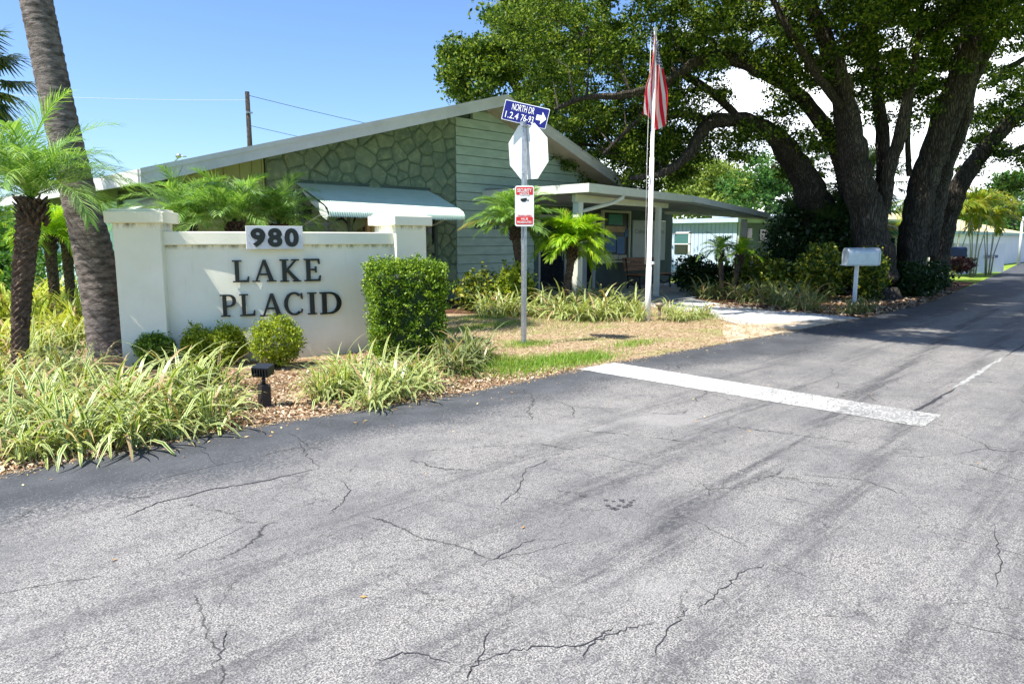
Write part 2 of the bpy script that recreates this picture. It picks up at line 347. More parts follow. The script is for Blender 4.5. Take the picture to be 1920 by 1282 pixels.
    for sc_, th, st in ((.9, .0055, .9), (2.1, .006, .7), (5.0, .011, .45)):
        vo = N(nt, 'ShaderNodeTexVoronoi'); vo.feature = 'DISTANCE_TO_EDGE'; vo.inputs['Scale'].default_value = sc_
        L(nt, dv.outputs['Result'], vo.inputs['Vector'])
        k = mth(nt, 'MULTIPLY', rng_map(nt, vo.outputs['Distance'], th, th*.2), rng_map(nt, noise(nt, v, 1.3+sc_*.3, 4, .6), .47, .56))
        c = mixc(nt, mth(nt, 'MULTIPLY', k, st), c, (.03,.03,.03))
    L(nt, c, p.inputs['Base Color']); p.inputs['Roughness'].default_value = .85; p.inputs['Specular IOR Level'].default_value = .25
    bump(nt, p, mth(nt, 'ADD', fine, mth(nt, 'MULTIPLY', fine2, .6)), .6, .007); return m
M['asphalt'] = asphalt()
def worn_paint():
    m, nt, p = new_mat('roadpaint'); v = coords(nt)
    n = mth(nt, 'MULTIPLY', noise(nt, v, 45, 4, .75), 1); e = noise(nt, v, 1.6, 4, .6)
    sx = N(nt, 'ShaderNodeSeparateXYZ'); L(nt, v, sx.inputs[0])
    wear = rng_map(nt, mth(nt, 'ADD', mth(nt, 'ADD', n, mth(nt, 'MULTIPLY', e, .5)), mth(nt, 'MULTIPLY', sx.outputs[1], -.052)), .565, .66)
    tk = rng_map(nt, noise(nt, coords(nt, 'Object', (.3, 6, 1)), 1.5, 4, .7), .5, .66)
    c = mixc(nt, rng_map(nt, e, .3, .7), (.46,.455,.43), (.60,.595,.57))
    c = mixc(nt, mth(nt, 'MULTIPLY', tk, mth(nt, 'MULTIPLY', rng_map(nt, sx.outputs[1], 4.6, 3.0), .45)), c, (.16,.16,.16))
    c = mixc(nt, mth(nt, 'MULTIPLY', wear, .85), c, (.17,.168,.165))
    dv = N(nt, 'ShaderNodeMix'); dv.data_type = 'VECTOR'; dv.inputs['Factor'].default_value = .1
    nn = N(nt, 'ShaderNodeTexNoise'); nn.inputs['Scale'].default_value = 5; L(nt, v, nn.inputs['Vector']); L(nt, v, dv.inputs['A']); L(nt, nn.outputs['Color'], dv.inputs['B'])
    vo = N(nt, 'ShaderNodeTexVoronoi'); vo.feature = 'DISTANCE_TO_EDGE'; vo.inputs['Scale'].default_value = 5; L(nt, dv.outputs['Result'], vo.inputs['Vector'])
    k = mth(nt, 'MULTIPLY', rng_map(nt, vo.outputs['Distance'], .02, .008), rng_map(nt, sx.outputs[1], 4.2, 3.2))
    c = mixc(nt, mth(nt, 'MULTIPLY', k, .7), c, (.1,.1,.1))
    L(nt, c, p.inputs['Base Color']); p.inputs['Roughness'].default_value = .7; return m
M['roadpaint'] = worn_paint()
def groundmat(name, a, b, c3, s1=1.2, s2=60, t=(.45, .6), bd=.02):
    m, nt, p = new_mat(name); v = coords(nt)
    c = mixc(nt, rng_map(nt, noise(nt, v, s2, 5, .75), .35, .65), a, b)
    c = mixc(nt, rng_map(nt, noise(nt, v, s1, 6, .65), *t), c, c3)
    L(nt, c, p.inputs['Base Color']); p.inputs['Roughness'].default_value = .95; p.inputs['Specular IOR Level'].default_value = .1
    bump(nt, p, noise(nt, v, s2*.6, 5, .7), .8, bd); return m
M['lawn'] = groundmat('drylawn', (.20,.13,.075), (.52,.40,.27), (.27,.28,.11), 1.1, 45, (.46, .66))
M['greenlawn'] = groundmat('greenlawn', (.10,.20,.02), (.24,.36,.04), (.30,.34,.07), .8, 40)
M['mulch'] = groundmat('mulch', (.09,.05,.03), (.38,.26,.15), (.58,.47,.33), 2.0, 38, (.48, .66), .03)
M['mulchdark'] = groundmat('redmulch', (.05,.028,.018), (.13,.06,.038), (.20,.12,.07), 2.0, 38, (.5, .7), .03)
M['concrete'] = groundmat('concrete', (.46,.47,.46), (.56,.57,.56), (.42,.43,.43), 1.5, 25, (.45, .65), .003)
M['sand'] = groundmat('sand', (.50,.42,.32), (.66,.58,.46), (.44,.34,.22), 3, 50)

# ---------------------------------------------------------------- vegetation generators
def leaf_quads(P, size, r, up=.45, asp=.5):
    n = len(P); a = r.normal(size=(n, 3)); a /= np.linalg.norm(a, axis=1)[:, None]
    q = r.normal(size=(n, 3)); q[:, 2] += up*2; b = np.cross(q, a); b /= np.linalg.norm(b, axis=1)[:, None]
    Ls = size*r.uniform(.65, 1.3, (n, 1)); Ws = Ls*asp
    V = np.stack([P-a*Ls/2, P+b*Ws/2+a*Ls*.05, P+a*Ls/2, P-b*Ws/2+a*Ls*.05], 1).reshape(-1, 3)
    return V, np.arange(n*4).reshape(n, 4)
def clumps(centers, rad, per, r, flat=.65):
    centers = np.asarray(centers); n = len(centers); rad = np.broadcast_to(rad, (n,))
    d = r.normal(size=(n, per, 3)); d /= np.linalg.norm(d, axis=2)[:, :, None]
    rr = r.uniform(0, 1, (n, per, 1))**.45
    off = d*rr*rad[:, None, None]; off[:, :, 2] *= flat
    return (centers[:, None, :]+off).reshape(-1, 3)
def region(px, py, rx, ry, D, dD, n, r):
    out = []
    while len(out) < n:
        a, b = r.uniform(-1, 1, 2)
        if a*a+b*b > 1: continue
        out.append(PD(px+a*rx, py+b*ry, D+r.uniform(-dD, dD)))
    return [tuple(p) for p in out]
def limb(mb, pts, r=None, n=12, wob=.10, seed=0):
    """pts: (photo x, photo y, depth, half width in photo px) smoothed into a limb"""
    rr = random.Random(seed); P = [PD(x, y, D) for x, y, D, q in pts]; W = [q*.70/FPX*D for x, y, D, q in pts]
    out, rad = [], []
    for i in range(len(P)-1):
        p0 = P[max(i-1, 0)]; p1 = P[i]; p2 = P[i+1]; p3 = P[min(i+2, len(P)-1)]
        for k in range(6):
            t = k/6
            q = .5*((2*p1)+(p2-p0)*t+(2*p0-5*p1+4*p2-p3)*t*t+(3*p1-p0-3*p2+p3)*t**3)
            ww = W[i]*(1-t)+W[i+1]*t
            out.append(q+Vector((rr.uniform(-1, 1), rr.uniform(-1, 1), rr.uniform(-1, 1)))*ww*wob); rad.append(ww*rr.uniform(.94, 1.07))
    out.append(P[-1]); rad.append(W[-1])
    n2 = n*2; vs = []; prev = None; ph = [rr.uniform(0, 6.28) for _ in range(4)]; dist_ = 0
    for i, p in enumerate(out):
        t = (out[min(i+1, len(out)-1)]-out[max(i-1, 0)]).normalized()
        if i: dist_ += (p-out[i-1]).length
        if prev is None: prev = t.orthogonal().normalized()
        prev = (prev-t*prev.dot(t)).normalized(); b = t.cross(prev)
        for k in range(n2):
            a = 2*math.pi*k/n2
            q = 1+.10*math.sin(2*a+ph[0]+dist_*.5)+.07*math.sin(3*a+ph[1]-dist_*.7)+.045*math.sin(7*a+ph[2]+dist_*1.3)+.03*math.sin(11*a+ph[3])+rr.uniform(-.03, .03)
            vs.append(p+(prev*math.cos(a)+b*math.sin(a))*rad[i]*q)
    mb.add(vs, [(i*n2+k, i*n2+(k+1) % n2, (i+1)*n2+(k+1) % n2, (i+1)*n2+k) for i in range(len(out)-1) for k in range(n2)], True)
    return out, rad
def frond_geo(base, az, el, ln, droop, r, nl=34, ll=.3, lw=.018, vee=.25, curl=.5):
    V = []; F = []
    n = 12; pts = []; p = np.array(base, float); e = el
    for i in range(n+1):
        pts.append(p.copy()); d = np.array([math.cos(az)*math.cos(e), math.sin(az)*math.cos(e), math.sin(e)])
        p = p+d*ln/n; e -= droop/n*(.4+1.2*i/n)
    pts = np.array(pts); side = np.array([-math.sin(az), math.cos(az), 0])
    for i in range(n):      # rachis as a thin strip pair
        wd = .012*(1-i/n*.8)*(ln+.4); k = len(V)
        V += [pts[i]-side*wd, pts[i]+side*wd, pts[i+1]+side*wd*.9, pts[i+1]-side*wd*.9]; F.append((k, k+1, k+2, k+3))
    for j in range(nl):
        t = .12+.87*(j/(nl-1)); i = min(int(t*n), n-1); f = t*n-i; q = pts[i]*(1-f)+pts[i+1]*f
        tan = pts[i+1]-pts[i]; tan /= np.linalg.norm(tan); up = np.cross(tan, side); up = up if up[2] > 0 else -up
        for sgn in (-1, 1):
            l = ll*(.35+.9*math.sin(math.pi*min(1, t*.85+.12)))*r.uniform(.85, 1.15)
            d = side*sgn*(.82-.35*t)+tan*(.55+.5*t)+up*vee*r.uniform(.2, 1.5); d /= np.linalg.norm(d)
            d2 = d+np.array([0, 0, -curl*r.uniform(.6, 1.4)]); d2 /= np.linalg.norm(d2)
            wv = np.cross(d, up); nn = np.linalg.norm(wv); wv = wv/nn*lw/2 if nn > 1e-5 else side*lw/2
            m_ = q+d*l*.5; e_ = m_+d2*l*.5; k = len(V)
            V += [q-wv*.6, q+wv*.6, m_+wv, m_-wv, e_+wv*.15, e_-wv*.15]; F += [(k, k+1, k+2, k+3), (k+3, k+2, k+4, k+5)]
    return V, F
def palm_crown(base, nf, ln, r, ll=.3, lw=.018, el0=-35, el1=80, droop=1.3, nl=34, curl=.5, skew=1.0):
    V = []; F = []
    for i in range(nf):
        az = i*2.399963+r.uniform(-.25, .25); t = (i+.5)/nf
        el = R(el0+(el1-el0)*(t**skew))+r.uniform(-.12, .12)
        v, f = frond_geo(base, az, el, ln*r.uniform(.8, 1.12)*(1-.15*t), droop*r.uniform(.75, 1.2), r, nl, ll, lw, .25, curl)
        k = len(V); V += v; F += [tuple(a+k for a in q) for q in f]
    return np.array(V), np.array(F)
def date_trunk(mb, path, r0, r1, seed=1, bumpy=.2, n=18, seg=.035):
    """path of points; knobbly with old leaf bases"""
    P = [Vector(p) for p in path]; out = []
    for i in range(len(P)-1):
        p0 = P[max(i-1, 0)]; p1 = P[i]; p2 = P[i+1]; p3 = P[min(i+2, len(P)-1)]
        m = max(2, int((p2-p1).length/seg))
        for k in range(m):
            t = k/m; out.append(.5*((2*p1)+(p2-p0)*t+(2*p0-5*p1+4*p2-p3)*t*t+(3*p1-p0-3*p2+p3)*t**3))
    out.append(P[-1]); rr = random.Random(seed); vs = []; M_ = len(out); prev = None
    for i, p in enumerate(out):
        t = (out[min(i+1, M_-1)]-out[max(i-1, 0)]).normalized()
        if prev is None: prev = t.orthogonal().normalized()
        prev = (prev-t*prev.dot(t)).normalized(); b = t.cross(prev); u = i/(M_-1)
        rad = r0+(r1-r0)*u
        for k in range(n):
            a = 2*math.pi*k/n; ph = ((i % 2)+k) % 2
            q = rad*(1+bumpy*(.9 if ph else -.5)*rr.uniform(.4, 1.3)); z = rr.uniform(-.2, .5)*seg if ph else 0
            vs.append(p+(prev*math.cos(a)+b*math.sin(a))*q+t*z)
    fs = [(i*n+k, i*n+(k+1) % n, (i+1)*n+(k+1) % n, (i+1)*n+k) for i in range(M_-1) for k in range(n)]
    mb.add(vs, fs, False); mb.add([vs[(M_-1)*n+k] for k in range(n)], [tuple(range(n))])
def flax_mesh(nb, ln, wd, r, spread=1.0, seg=6):
    """strappy variegated tuft; returns V,F,uv in local coordinates"""
    V = []; F = []; UV = []
    for i in range(nb):
        az = r.uniform(0, 2*math.pi); el = R(r.uniform(28, 84)); l = ln*r.uniform(.6, 1.15); w_ = wd*r.uniform(.7, 1.2)
        p = np.array([r.normal()*.07*spread, r.normal()*.07*spread, 0]); tw = r.uniform(-.6, .6); dr = r.uniform(1.9, 3.7)*(1.3-el/2.2)
        e = el; side = np.array([-math.sin(az+tw*.3), math.cos(az+tw*.3), 0]); k0 = len(V)
        for j in range(seg+1):
            t = j/seg; ww = w_*(.55+.9*t if t < .4 else 1.0)*(1-max(0, t-.45)/.55)**.8+.001
            up = np.array([0, 0, 1.0])*math.sin(tw)*.5
            V += [p-(side+up)*ww/2, p+(side+up)*ww/2]
            d = np.array([math.cos(az)*math.cos(e), math.sin(az)*math.cos(e), math.sin(e)]); p = p+d*l/seg; e -= dr/seg*(.5+t)
            if p[2] < .01: p[2] = .01
        for j in range(seg):
            a = k0+2*j; F.append((a, a+1, a+3, a+2)); t0 = j/seg; t1 = (j+1)/seg
            UV += [(0, t0), (1, t0), (1, t1), (0, t1)]
    return np.array(V), np.array(F), np.array(UV)
def shrub(name, label, cat, loc, size, m, seed, leaf=.05, n=2600, box=False, rot=0, group=None, per=22, rough=.06, crad=.09, core=True):
    """clipped or loose shrub made of leaf clumps over a dark twiggy inside"""
    r = np.random.default_rng(seed); sx, sy, sz = size; t = thing(name, label, cat, loc, rot, group)
    k = n//per; c = []
    while len(c) < k:
        if box:
            f = r.integers(0, 5); u, v_ = r.uniform(-1, 1, 2)
            p = [(u, v_, 1), (1, u, v_), (-1, u, v_), (u, 1, v_), (u, -1, v_)][f]
            p = np.array(p, float); tp = .86+.14*(p[2]+1)/2
            q = np.array([p[0]*sx/2*tp, p[1]*sy/2*tp, (p[2]+1)/2*sz])
        else:
            d = r.normal(size=3); d /= np.linalg.norm(d); d *= r.uniform(.55, 1)**.5
            q = np.array([d[0]*sx/2, d[1]*sy/2, sz*.52+d[2]*sz*.46])
            if q[2] < .04: continue
        if box and p[2] == 1 and r.random() < .35: q = q+np.array([0, 0, r.uniform(0, .075)*min(1, sz)])
        c.append(q+r.normal(size=3)*rough)
    P = clumps(c, crad, per, r, .9); V, F = leaf_quads(P, leaf, r, .5, .55)
    np_mesh('foliage', V, F, m, t, world=False)
    mb = MB()
    for i in range(7):
        a = i*2.4; mb.tube([(math.cos(a)*.04, math.sin(a)*.04, 0), (math.cos(a)*sx*.15, math.sin(a)*sy*.15, sz*.4), (math.cos(a)*sx*.36, math.sin(a)*sy*.36, sz*.82)], [.014, .010, .004], 5)
    mb.build('stem', M['bark'], t, world=False)
    return t
# ================================================================= SETTING
def sheet(name, poly, z, m, label=None, parent=None, kind='structure'):
    me = bpy.data.meshes.new(name); me.from_pydata([(x, y, z) for x, y in poly], [], [tuple(range(len(poly)))]); me.update()
    o = link_mesh(name, me, m, parent)
    if parent is None: tag(o, label, None, None, kind)
    return o
sheet('ground', [(-300, -300), (900, -300), (900, 900), (-300, 900)], -.03, M['greenlawn'])
redge = [(-60, 5.5), (0, 5.45), (2.4, 5.47), (4.3, 5.2), (6.4, 5.2), (8.8, 5.1), (11, 4.98), (14.4, 4.82), (18.7, 4.85), (23.6, 5.35), (30, 6.1), (38.8, 7.1), (61.3, 9.9), (120, 19)]
def wavy(pts, step=.12, amp=.04, seed=3, x0=-3, x1=26):
    rr = random.Random(seed); out = []
    for (a, b), (c, d) in zip(pts, pts[1:]):
        n = max(1, int(abs(c-a)/step)) if a >= x0 and c <= x1+20 else 1
        for k in range(n): t = k/n; out.append((a+(c-a)*t, b+(d-b)*t+(rr.uniform(-amp, amp) if n > 1 else 0)))
    return out+[pts[-1]]
redge_w = wavy(redge)
road = sheet('road', [(-60, -2.0), (120, -2.0)]+redge_w[::-1], 0, M['asphalt'])
tag(road, 'weathered grey asphalt road with a dark sealed edge')
bar = [(1085, 692), (1730, 801), (1766, 779), (1150, 680)]
bp = [G(*p) for p in bar]; rb_ = random.Random(8); bpoly = []
for a_, b_ in zip(bp, bp[1:]+bp[:1]):
    n_ = max(2, int((b_-a_).length/.05))
    for k_ in range(n_): q_ = a_.lerp(b_, k_/n_); bpoly.append((q_.x+rb_.uniform(-.009, .009), q_.y+rb_.uniform(-.009, .009)))
sb = sheet('stop_line', bpoly, .004, M['roadpaint'], parent=road)
def ribbon(name, pts, w0, z, m, parent, seed=1, amp=.03, sub=8):
    rr = random.Random(seed); P = []
    for a, b in zip(pts, pts[1:]):
        for k in range(sub): t = k/sub; P.append((a[0]+(b[0]-a[0])*t+rr.uniform(-amp, amp), a[1]+(b[1]-a[1])*t+rr.uniform(-amp, amp)))
    P.append(pts[-1]); V = []; F = []
    for i, p in enumerate(P):
        q0 = P[max(i-1, 0)]; q1 = P[min(i+1, len(P)-1)]; dx, dy = q1[0]-q0[0], q1[1]-q0[1]; l = math.hypot(dx, dy) or 1
        e = min(i, len(P)-1-i)/len(P); ww = w0*min(1, e*6+.15)*rr.uniform(.5, 1.2)
        V += [(p[0]-dy/l*ww/2, p[1]+dx/l*ww/2, z), (p[0]+dy/l*ww/2, p[1]-dx/l*ww/2, z)]
    F = [(2*i, 2*i+1, 2*i+3, 2*i+2) for i in range(len(P)-1)]
    return np_mesh(name, V, F, m, parent)
crackmat = simple('crack', (.035,.035,.04), .95)
g2 = lambda L_: [tuple(G(*p)[:2]) for p in L_]
cracks = [[(225, 973), (290, 945), (410, 915), (480, 905), (600, 878)], [(600, 878), (575, 855), (560, 825)], [(640, 900), (655, 920), (640, 945), (615, 965)],
  [(860, 1250), (960, 1220), (1010, 1213), (1100, 1210), (1170, 1180), (1230, 1165)], [(1045, 855), (985, 880), (970, 920), (930, 950)],
  [(1310, 1145), (1345, 1110), (1390, 1075), (1440, 1055)], [(1090, 1240), (1120, 1195), (1150, 1175)], [(1860, 980), (1875, 1040), (1868, 1100)],
  [(375, 840), (405, 870)], [(400, 1250), (420, 1210), (425, 1180)], [(1500, 890), (1620, 900), (1700, 930)], [(870, 1282), (895, 1240), (920, 1180)],
  [(1220, 1235), (1260, 1175), (1290, 1140)], [(700, 1240), (760, 1222), (845, 1243)], [(1300, 790), (1380, 765)], [(1000, 1010), (960, 1030), (900, 1060)]]
for i, c_ in enumerate(cracks): ribbon('crack', g2(c_), .0055 if i else .010, .003, crackmat, road, i, .012)
seam_m = simple('seam', (.30,.30,.29), .9, 0, .5, 30)
ribbon('lane_seam', g2([(1790, 728), (1822, 707), (1850, 690), (1880, 670)]), .06, .003, seam_m, road, 5, .012)
ribbon('lane_seam', g2([(1680, 790), (1740, 758), (1792, 727)]), .03, .003, crackmat, road, 6, .015)
ribbon('lane_seam', g2([(1880, 670), (1930, 642), (2000, 596)]), .025, .003, crackmat, road, 7, .015)
mbs = MB(); rr_ = random.Random(4)
for (x, y) in ((1150,940),(1165,938),(1183,942),(1160,948),(1172,950),(1140,948),(1148,953),(1136,938),(1180,947),(1155,955),(1168,941),(1188,938)):
    c_ = G(x, y); q = rr_.uniform(.009, .019)
    mbs.add([(c_.x+math.cos(a*.785)*q*rr_.uniform(.7, 1.3), c_.y+math.sin(a*.785)*q*rr_.uniform(.6, 1.2), .0035) for a in range(8)], [tuple(range(8))])
mbs.build('tar_spots', simple('tar', (.06,.06,.065), .8), road)
# lawn, beds, path
sheet('lawn', [(-60, 5.5)]+[(x, y+.0) for x, y in redge_w if -60 < x < 12.0]+[(12.0, 5.6), (13.4, 8.4), (14.6, 10.2), (14.6, 13.4), (-60, 13.4)], -.012, M['lawn'])
sheet('mulch_bed', [(-4, 5.5)]+[(x, y-.01) for x, y in redge_w if -3 < x < 5.3]+[(5.8, 6.0), (6.3, 7.0), (6.6, 9.0), (5.5, 11), (-4, 11)], -.008, M['mulch'])
sheet('mulch_bed', [(9.0, 11.6), (10.2, 10.2), (11.4, 9.0), (12.5, 8.8), (13.6, 10.2), (13.6, 13.6), (4, 13.6), (5, 12.6)], -.008, M['mulchdark'])
dv_ = g2([(1425, 629), (1520, 612), (1625, 597), (1560, 590), (1480, 583), (1400, 575), (1350, 569), (1262, 553)])+[(17.5, 13.5), (13.6, 13.5), (13.6, 10.0), (13.5, 8.7), (12.6, 7.0), (11.7, 5.9)]
sheet('concrete_path', dv_, -.004, M['concrete'])
sheet('concrete_path', [(13.4, 9.6), (22.5, 9.6), (22.5, 13.6), (13.4, 13.6)], .02, M['concrete'])
sheet('mulch_bed', [(14.4, 4.83), (18.7, 4.86), (23.6, 5.4), (30, 6.2), (30, 9), (22, 10.5), (16.8, 10.2), (15.3, 8.3), (14.5, 6.5), (14.3, 5.4)], -.008, M['mulchdark'])
sheet('sand_verge', [(9.6, 5.05), (11, 4.97), (14.4, 4.83), (14.2, 5.0), (12.0, 5.9), (11.6, 6.2), (10.6, 5.7)], -.003, M['sand'])
sheet('lawn', [(30, 6.1), (38.8, 7.1), (61.3, 9.9), (100, 16), (100, 22), (34, 16), (28, 9)], -.006, M['greenlawn'])
# scattered stuff: straw, grass blades, mulch chips, fallen leaves
def scatter(n, polyfn, r): 
    out = []
    while len(out) < n:
        p = polyfn(r)
        if p is not None: out.append(p)
    return np.array(out)
def edgeY(x):
    for (a, b), (c, d) in zip(redge, redge[1:]):
        if a <= x <= c: return b+(d-b)*(x-a)/(c-a)
    return 5
def flat_bits(P, size, r, asp=.35, tilt=.35):
    n = len(P); az = r.uniform(0, 2*math.pi, n); a = np.stack([np.cos(az), np.sin(az), r.normal(size=n)*tilt], 1)
    b = np.stack([-np.sin(az), np.cos(az), r.normal(size=n)*tilt], 1); Ls = size*r.uniform(.4, 1.4, (n, 1)); Ws = Ls*asp
    V = np.stack([P-a*Ls/2, P+b*Ws/2, P+a*Ls/2, P-b*Ws/2], 1).reshape(-1, 3); return V, np.arange(4*n).reshape(n, 4)
def blades(P, h, r, w_=.007):
    n = len(P); az = r.uniform(0, 2*math.pi, n); s_ = np.stack([-np.sin(az), np.cos(az), np.zeros(n)], 1)*w_/2
    d = np.stack([np.cos(az)*r.uniform(.1, .9, n), np.sin(az)*r.uniform(.1, .9, n), np.ones(n)], 1); hh = h*r.uniform(.5, 1.3, (n, 1))
    V = np.stack([P-s_, P+s_, P+d*hh+s_*.2, P+d*hh-s_*.2], 1).reshape(-1, 3); return V, np.arange(4*n).reshape(n, 4)
def in_lawn(r):
    x = r.uniform(5.2, 14); y = r.uniform(5.0, 10.5)
    if y < edgeY(x)+.02 or (x > 11.8 and y < (x-11.8)*1.6+5.4): return None
    if x < 6.2 and y > 6: return None
    return (x, y, 0)
V, F = flat_bits(scatter(36000, in_lawn, rng)+np.array([0, 0, .008]), .06, rng, .16, .25)
tag(np_mesh('dead_grass', V, F, M['straw']), 'straw coloured dead grass and leaf litter on the dry lawn', None, None, 'stuff')
def in_green(r):
    c = ((6.0, 5.75, .75, .42), (6.9, 5.65, .55, .32), (7.3, 7.0, .3, .25), (8.2, 9.0, 1.3, .3), (9.4, 10.0, 1.0, .4), (5.8, 6.4, .5, .4), (8.4, 5.9, .5, .2), (9.5, 8.3, 1.5, 1.0), (12.2, 7.2, .5, .5))
    k = r.choice(len(c), p=[.26, .18, .05, .12, .09, .14, .04, .07, .05]); q = c[k]; x, y = q[0]+r.normal()*q[2]*.6, q[1]+r.normal()*q[3]*.6
    return (x, y, 0) if y > edgeY(x)+.02 else None
V, F = blades(scatter(15000, in_green, rng), .05, rng, .008)
tag(np_mesh('grass', V, F, M['grass']), 'patches of short green grass by the road edge and sign post', None, None, 'stuff')
def in_bed(r):
    x = r.uniform(-1.5, 6.3); y = edgeY(x)+abs(r.normal())*1.3+r.uniform(-.04, .1); return (x, y, .004) if y < 10.5 else None
V, F = flat_bits(scatter(30000, in_bed, rng), .042, rng, .45, .4)
tag(np_mesh('mulch', V, F, M['mulchchip']), 'brown and bleached mulch chips along the front border', None, None, 'stuff')
def in_bed2(r):
    x = r.uniform(14.5, 24); y = edgeY(x)+r.uniform(0, 3.5); return (x, y, .004)
V, F = flat_bits(scatter(7000, in_bed2, rng), .10, rng, .5, .3)
tag(np_mesh('leaf_litter', V, F, M['mulchchip']), 'rusty leaf litter under the oaks beside the mailbox', None, None, 'stuff')
def on_road(r):
    x = r.uniform(.3, 16); y = edgeY(x)-abs(r.normal())*.25 if r.random() < .85 else r.uniform(1, 5); return (x, y, .006)
V, F = flat_bits(scatter(300, on_road, rng), .03, rng, .5, .15)
tag(np_mesh('fallen_leaves', V, F, M['fallen']), 'small dry leaves and crumbs dropped on the asphalt', None, None, 'stuff')

def spill(r):
    x = r.uniform(-1, 15); return (x, edgeY(x)-abs(r.normal())*.055, .004)
V, F = flat_bits(scatter(9000, spill, rng), .016, rng, .6, .2)
tag(np_mesh('grit', V, F, M['straw']), 'sandy grit and crumbs washed onto the edge of the asphalt', None, None, 'stuff')
# ================================================================= ENTRANCE SIGN WALL
th0 = 45-79.4; ax = Vector((math.cos(R(th0)), math.sin(R(th0)), 0)); ay = Vector((-ax.y, ax.x, 0))
P0 = PD(302, 450, 8.38); P0.z = 0; P1 = PD(743, 450, 9.72); P1.z = 0
sign = thing('entrance_sign', 'curved cream stucco entrance wall with two capped pillars reading LAKE PLACID', 'sign wall', (P0+P1)/2)
W0 = P0+ay*.13; W1 = P1+Vector((0, .12, 0))
ch = W1-W0; half = R(17.2); Rad = ch.length/(2*math.sin(half)); mid = (W0+W1)/2; nrm = Vector((-ch.y, ch.x, 0)).normalized()
cen = mid+nrm*Rad*math.cos(half); a0 = math.atan2(W0.y-cen.y, W0.x-cen.x); a1 = math.atan2(W1.y-cen.y, W1.x-cen.x)
if a1 < a0: a1 += 2*math.pi
def arc(t, off=0, z=0):
    a = a0+(a1-a0)*t; q = Rad+off; return Vector((cen.x+math.cos(a)*q, cen.y+math.sin(a)*q, z))
def slab(mb, t0, t1, o0, o1, z0, z1, n=40):
    vs = []
    for i in range(n+1):
        t = t0+(t1-t0)*i/n; vs += [arc(t, o1, z0), arc(t, o0, z0), arc(t, o0, z1), arc(t, o1, z1)]
    fs = [(4*i+k, 4*i+(k+1) % 4, 4*i+4+(k+1) % 4, 4*i+4+k) for i in range(n) for k in range(4)]+[(0, 3, 2, 1), (4*n, 4*n+1, 4*n+2, 4*n+3)]
    mb.add(vs, fs)
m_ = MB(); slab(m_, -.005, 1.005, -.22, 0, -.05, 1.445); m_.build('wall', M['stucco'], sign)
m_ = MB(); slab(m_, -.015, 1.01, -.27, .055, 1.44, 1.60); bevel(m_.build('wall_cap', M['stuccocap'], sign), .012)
def pillar(corner, xa, left):
    ya = Vector((-xa.y, xa.x, 0)); w_ = .52; o = corner-(xa*w_ if left else Vector((0, 0, 0)))
    def bx(mb, e, z0, z1):
        q = [o-xa*e-ya*e, o+xa*(w_+e)-ya*e, o+xa*(w_+e)+ya*(w_+e), o-xa*e+ya*(w_+e)]
        mb.hexa([(p.x, p.y, z0) for p in q], [(p.x, p.y, z1) for p in q])
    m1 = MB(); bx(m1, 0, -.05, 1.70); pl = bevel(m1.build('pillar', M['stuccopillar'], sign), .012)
    m2 = MB(); bx(m2, .065, 1.695, 1.83)
    q = [o-xa*.02-ya*.02, o+xa*(w_+.02)-ya*.02, o+xa*(w_+.02)+ya*(w_+.02), o-xa*.02+ya*(w_+.02)]
    m2.hexa([(p.x, p.y, 1.828) for p in q], [(p.x, p.y, 1.86) for p in q])
    c = bevel(m2.build('pillar_cap', M['stuccocap'], None), .014); c.parent = pl; 
    for v in c.data.vertices: v.co -= sign.location
pillar(P0, ax, True); pillar(P1, Vector((1, 0, 0)), False)
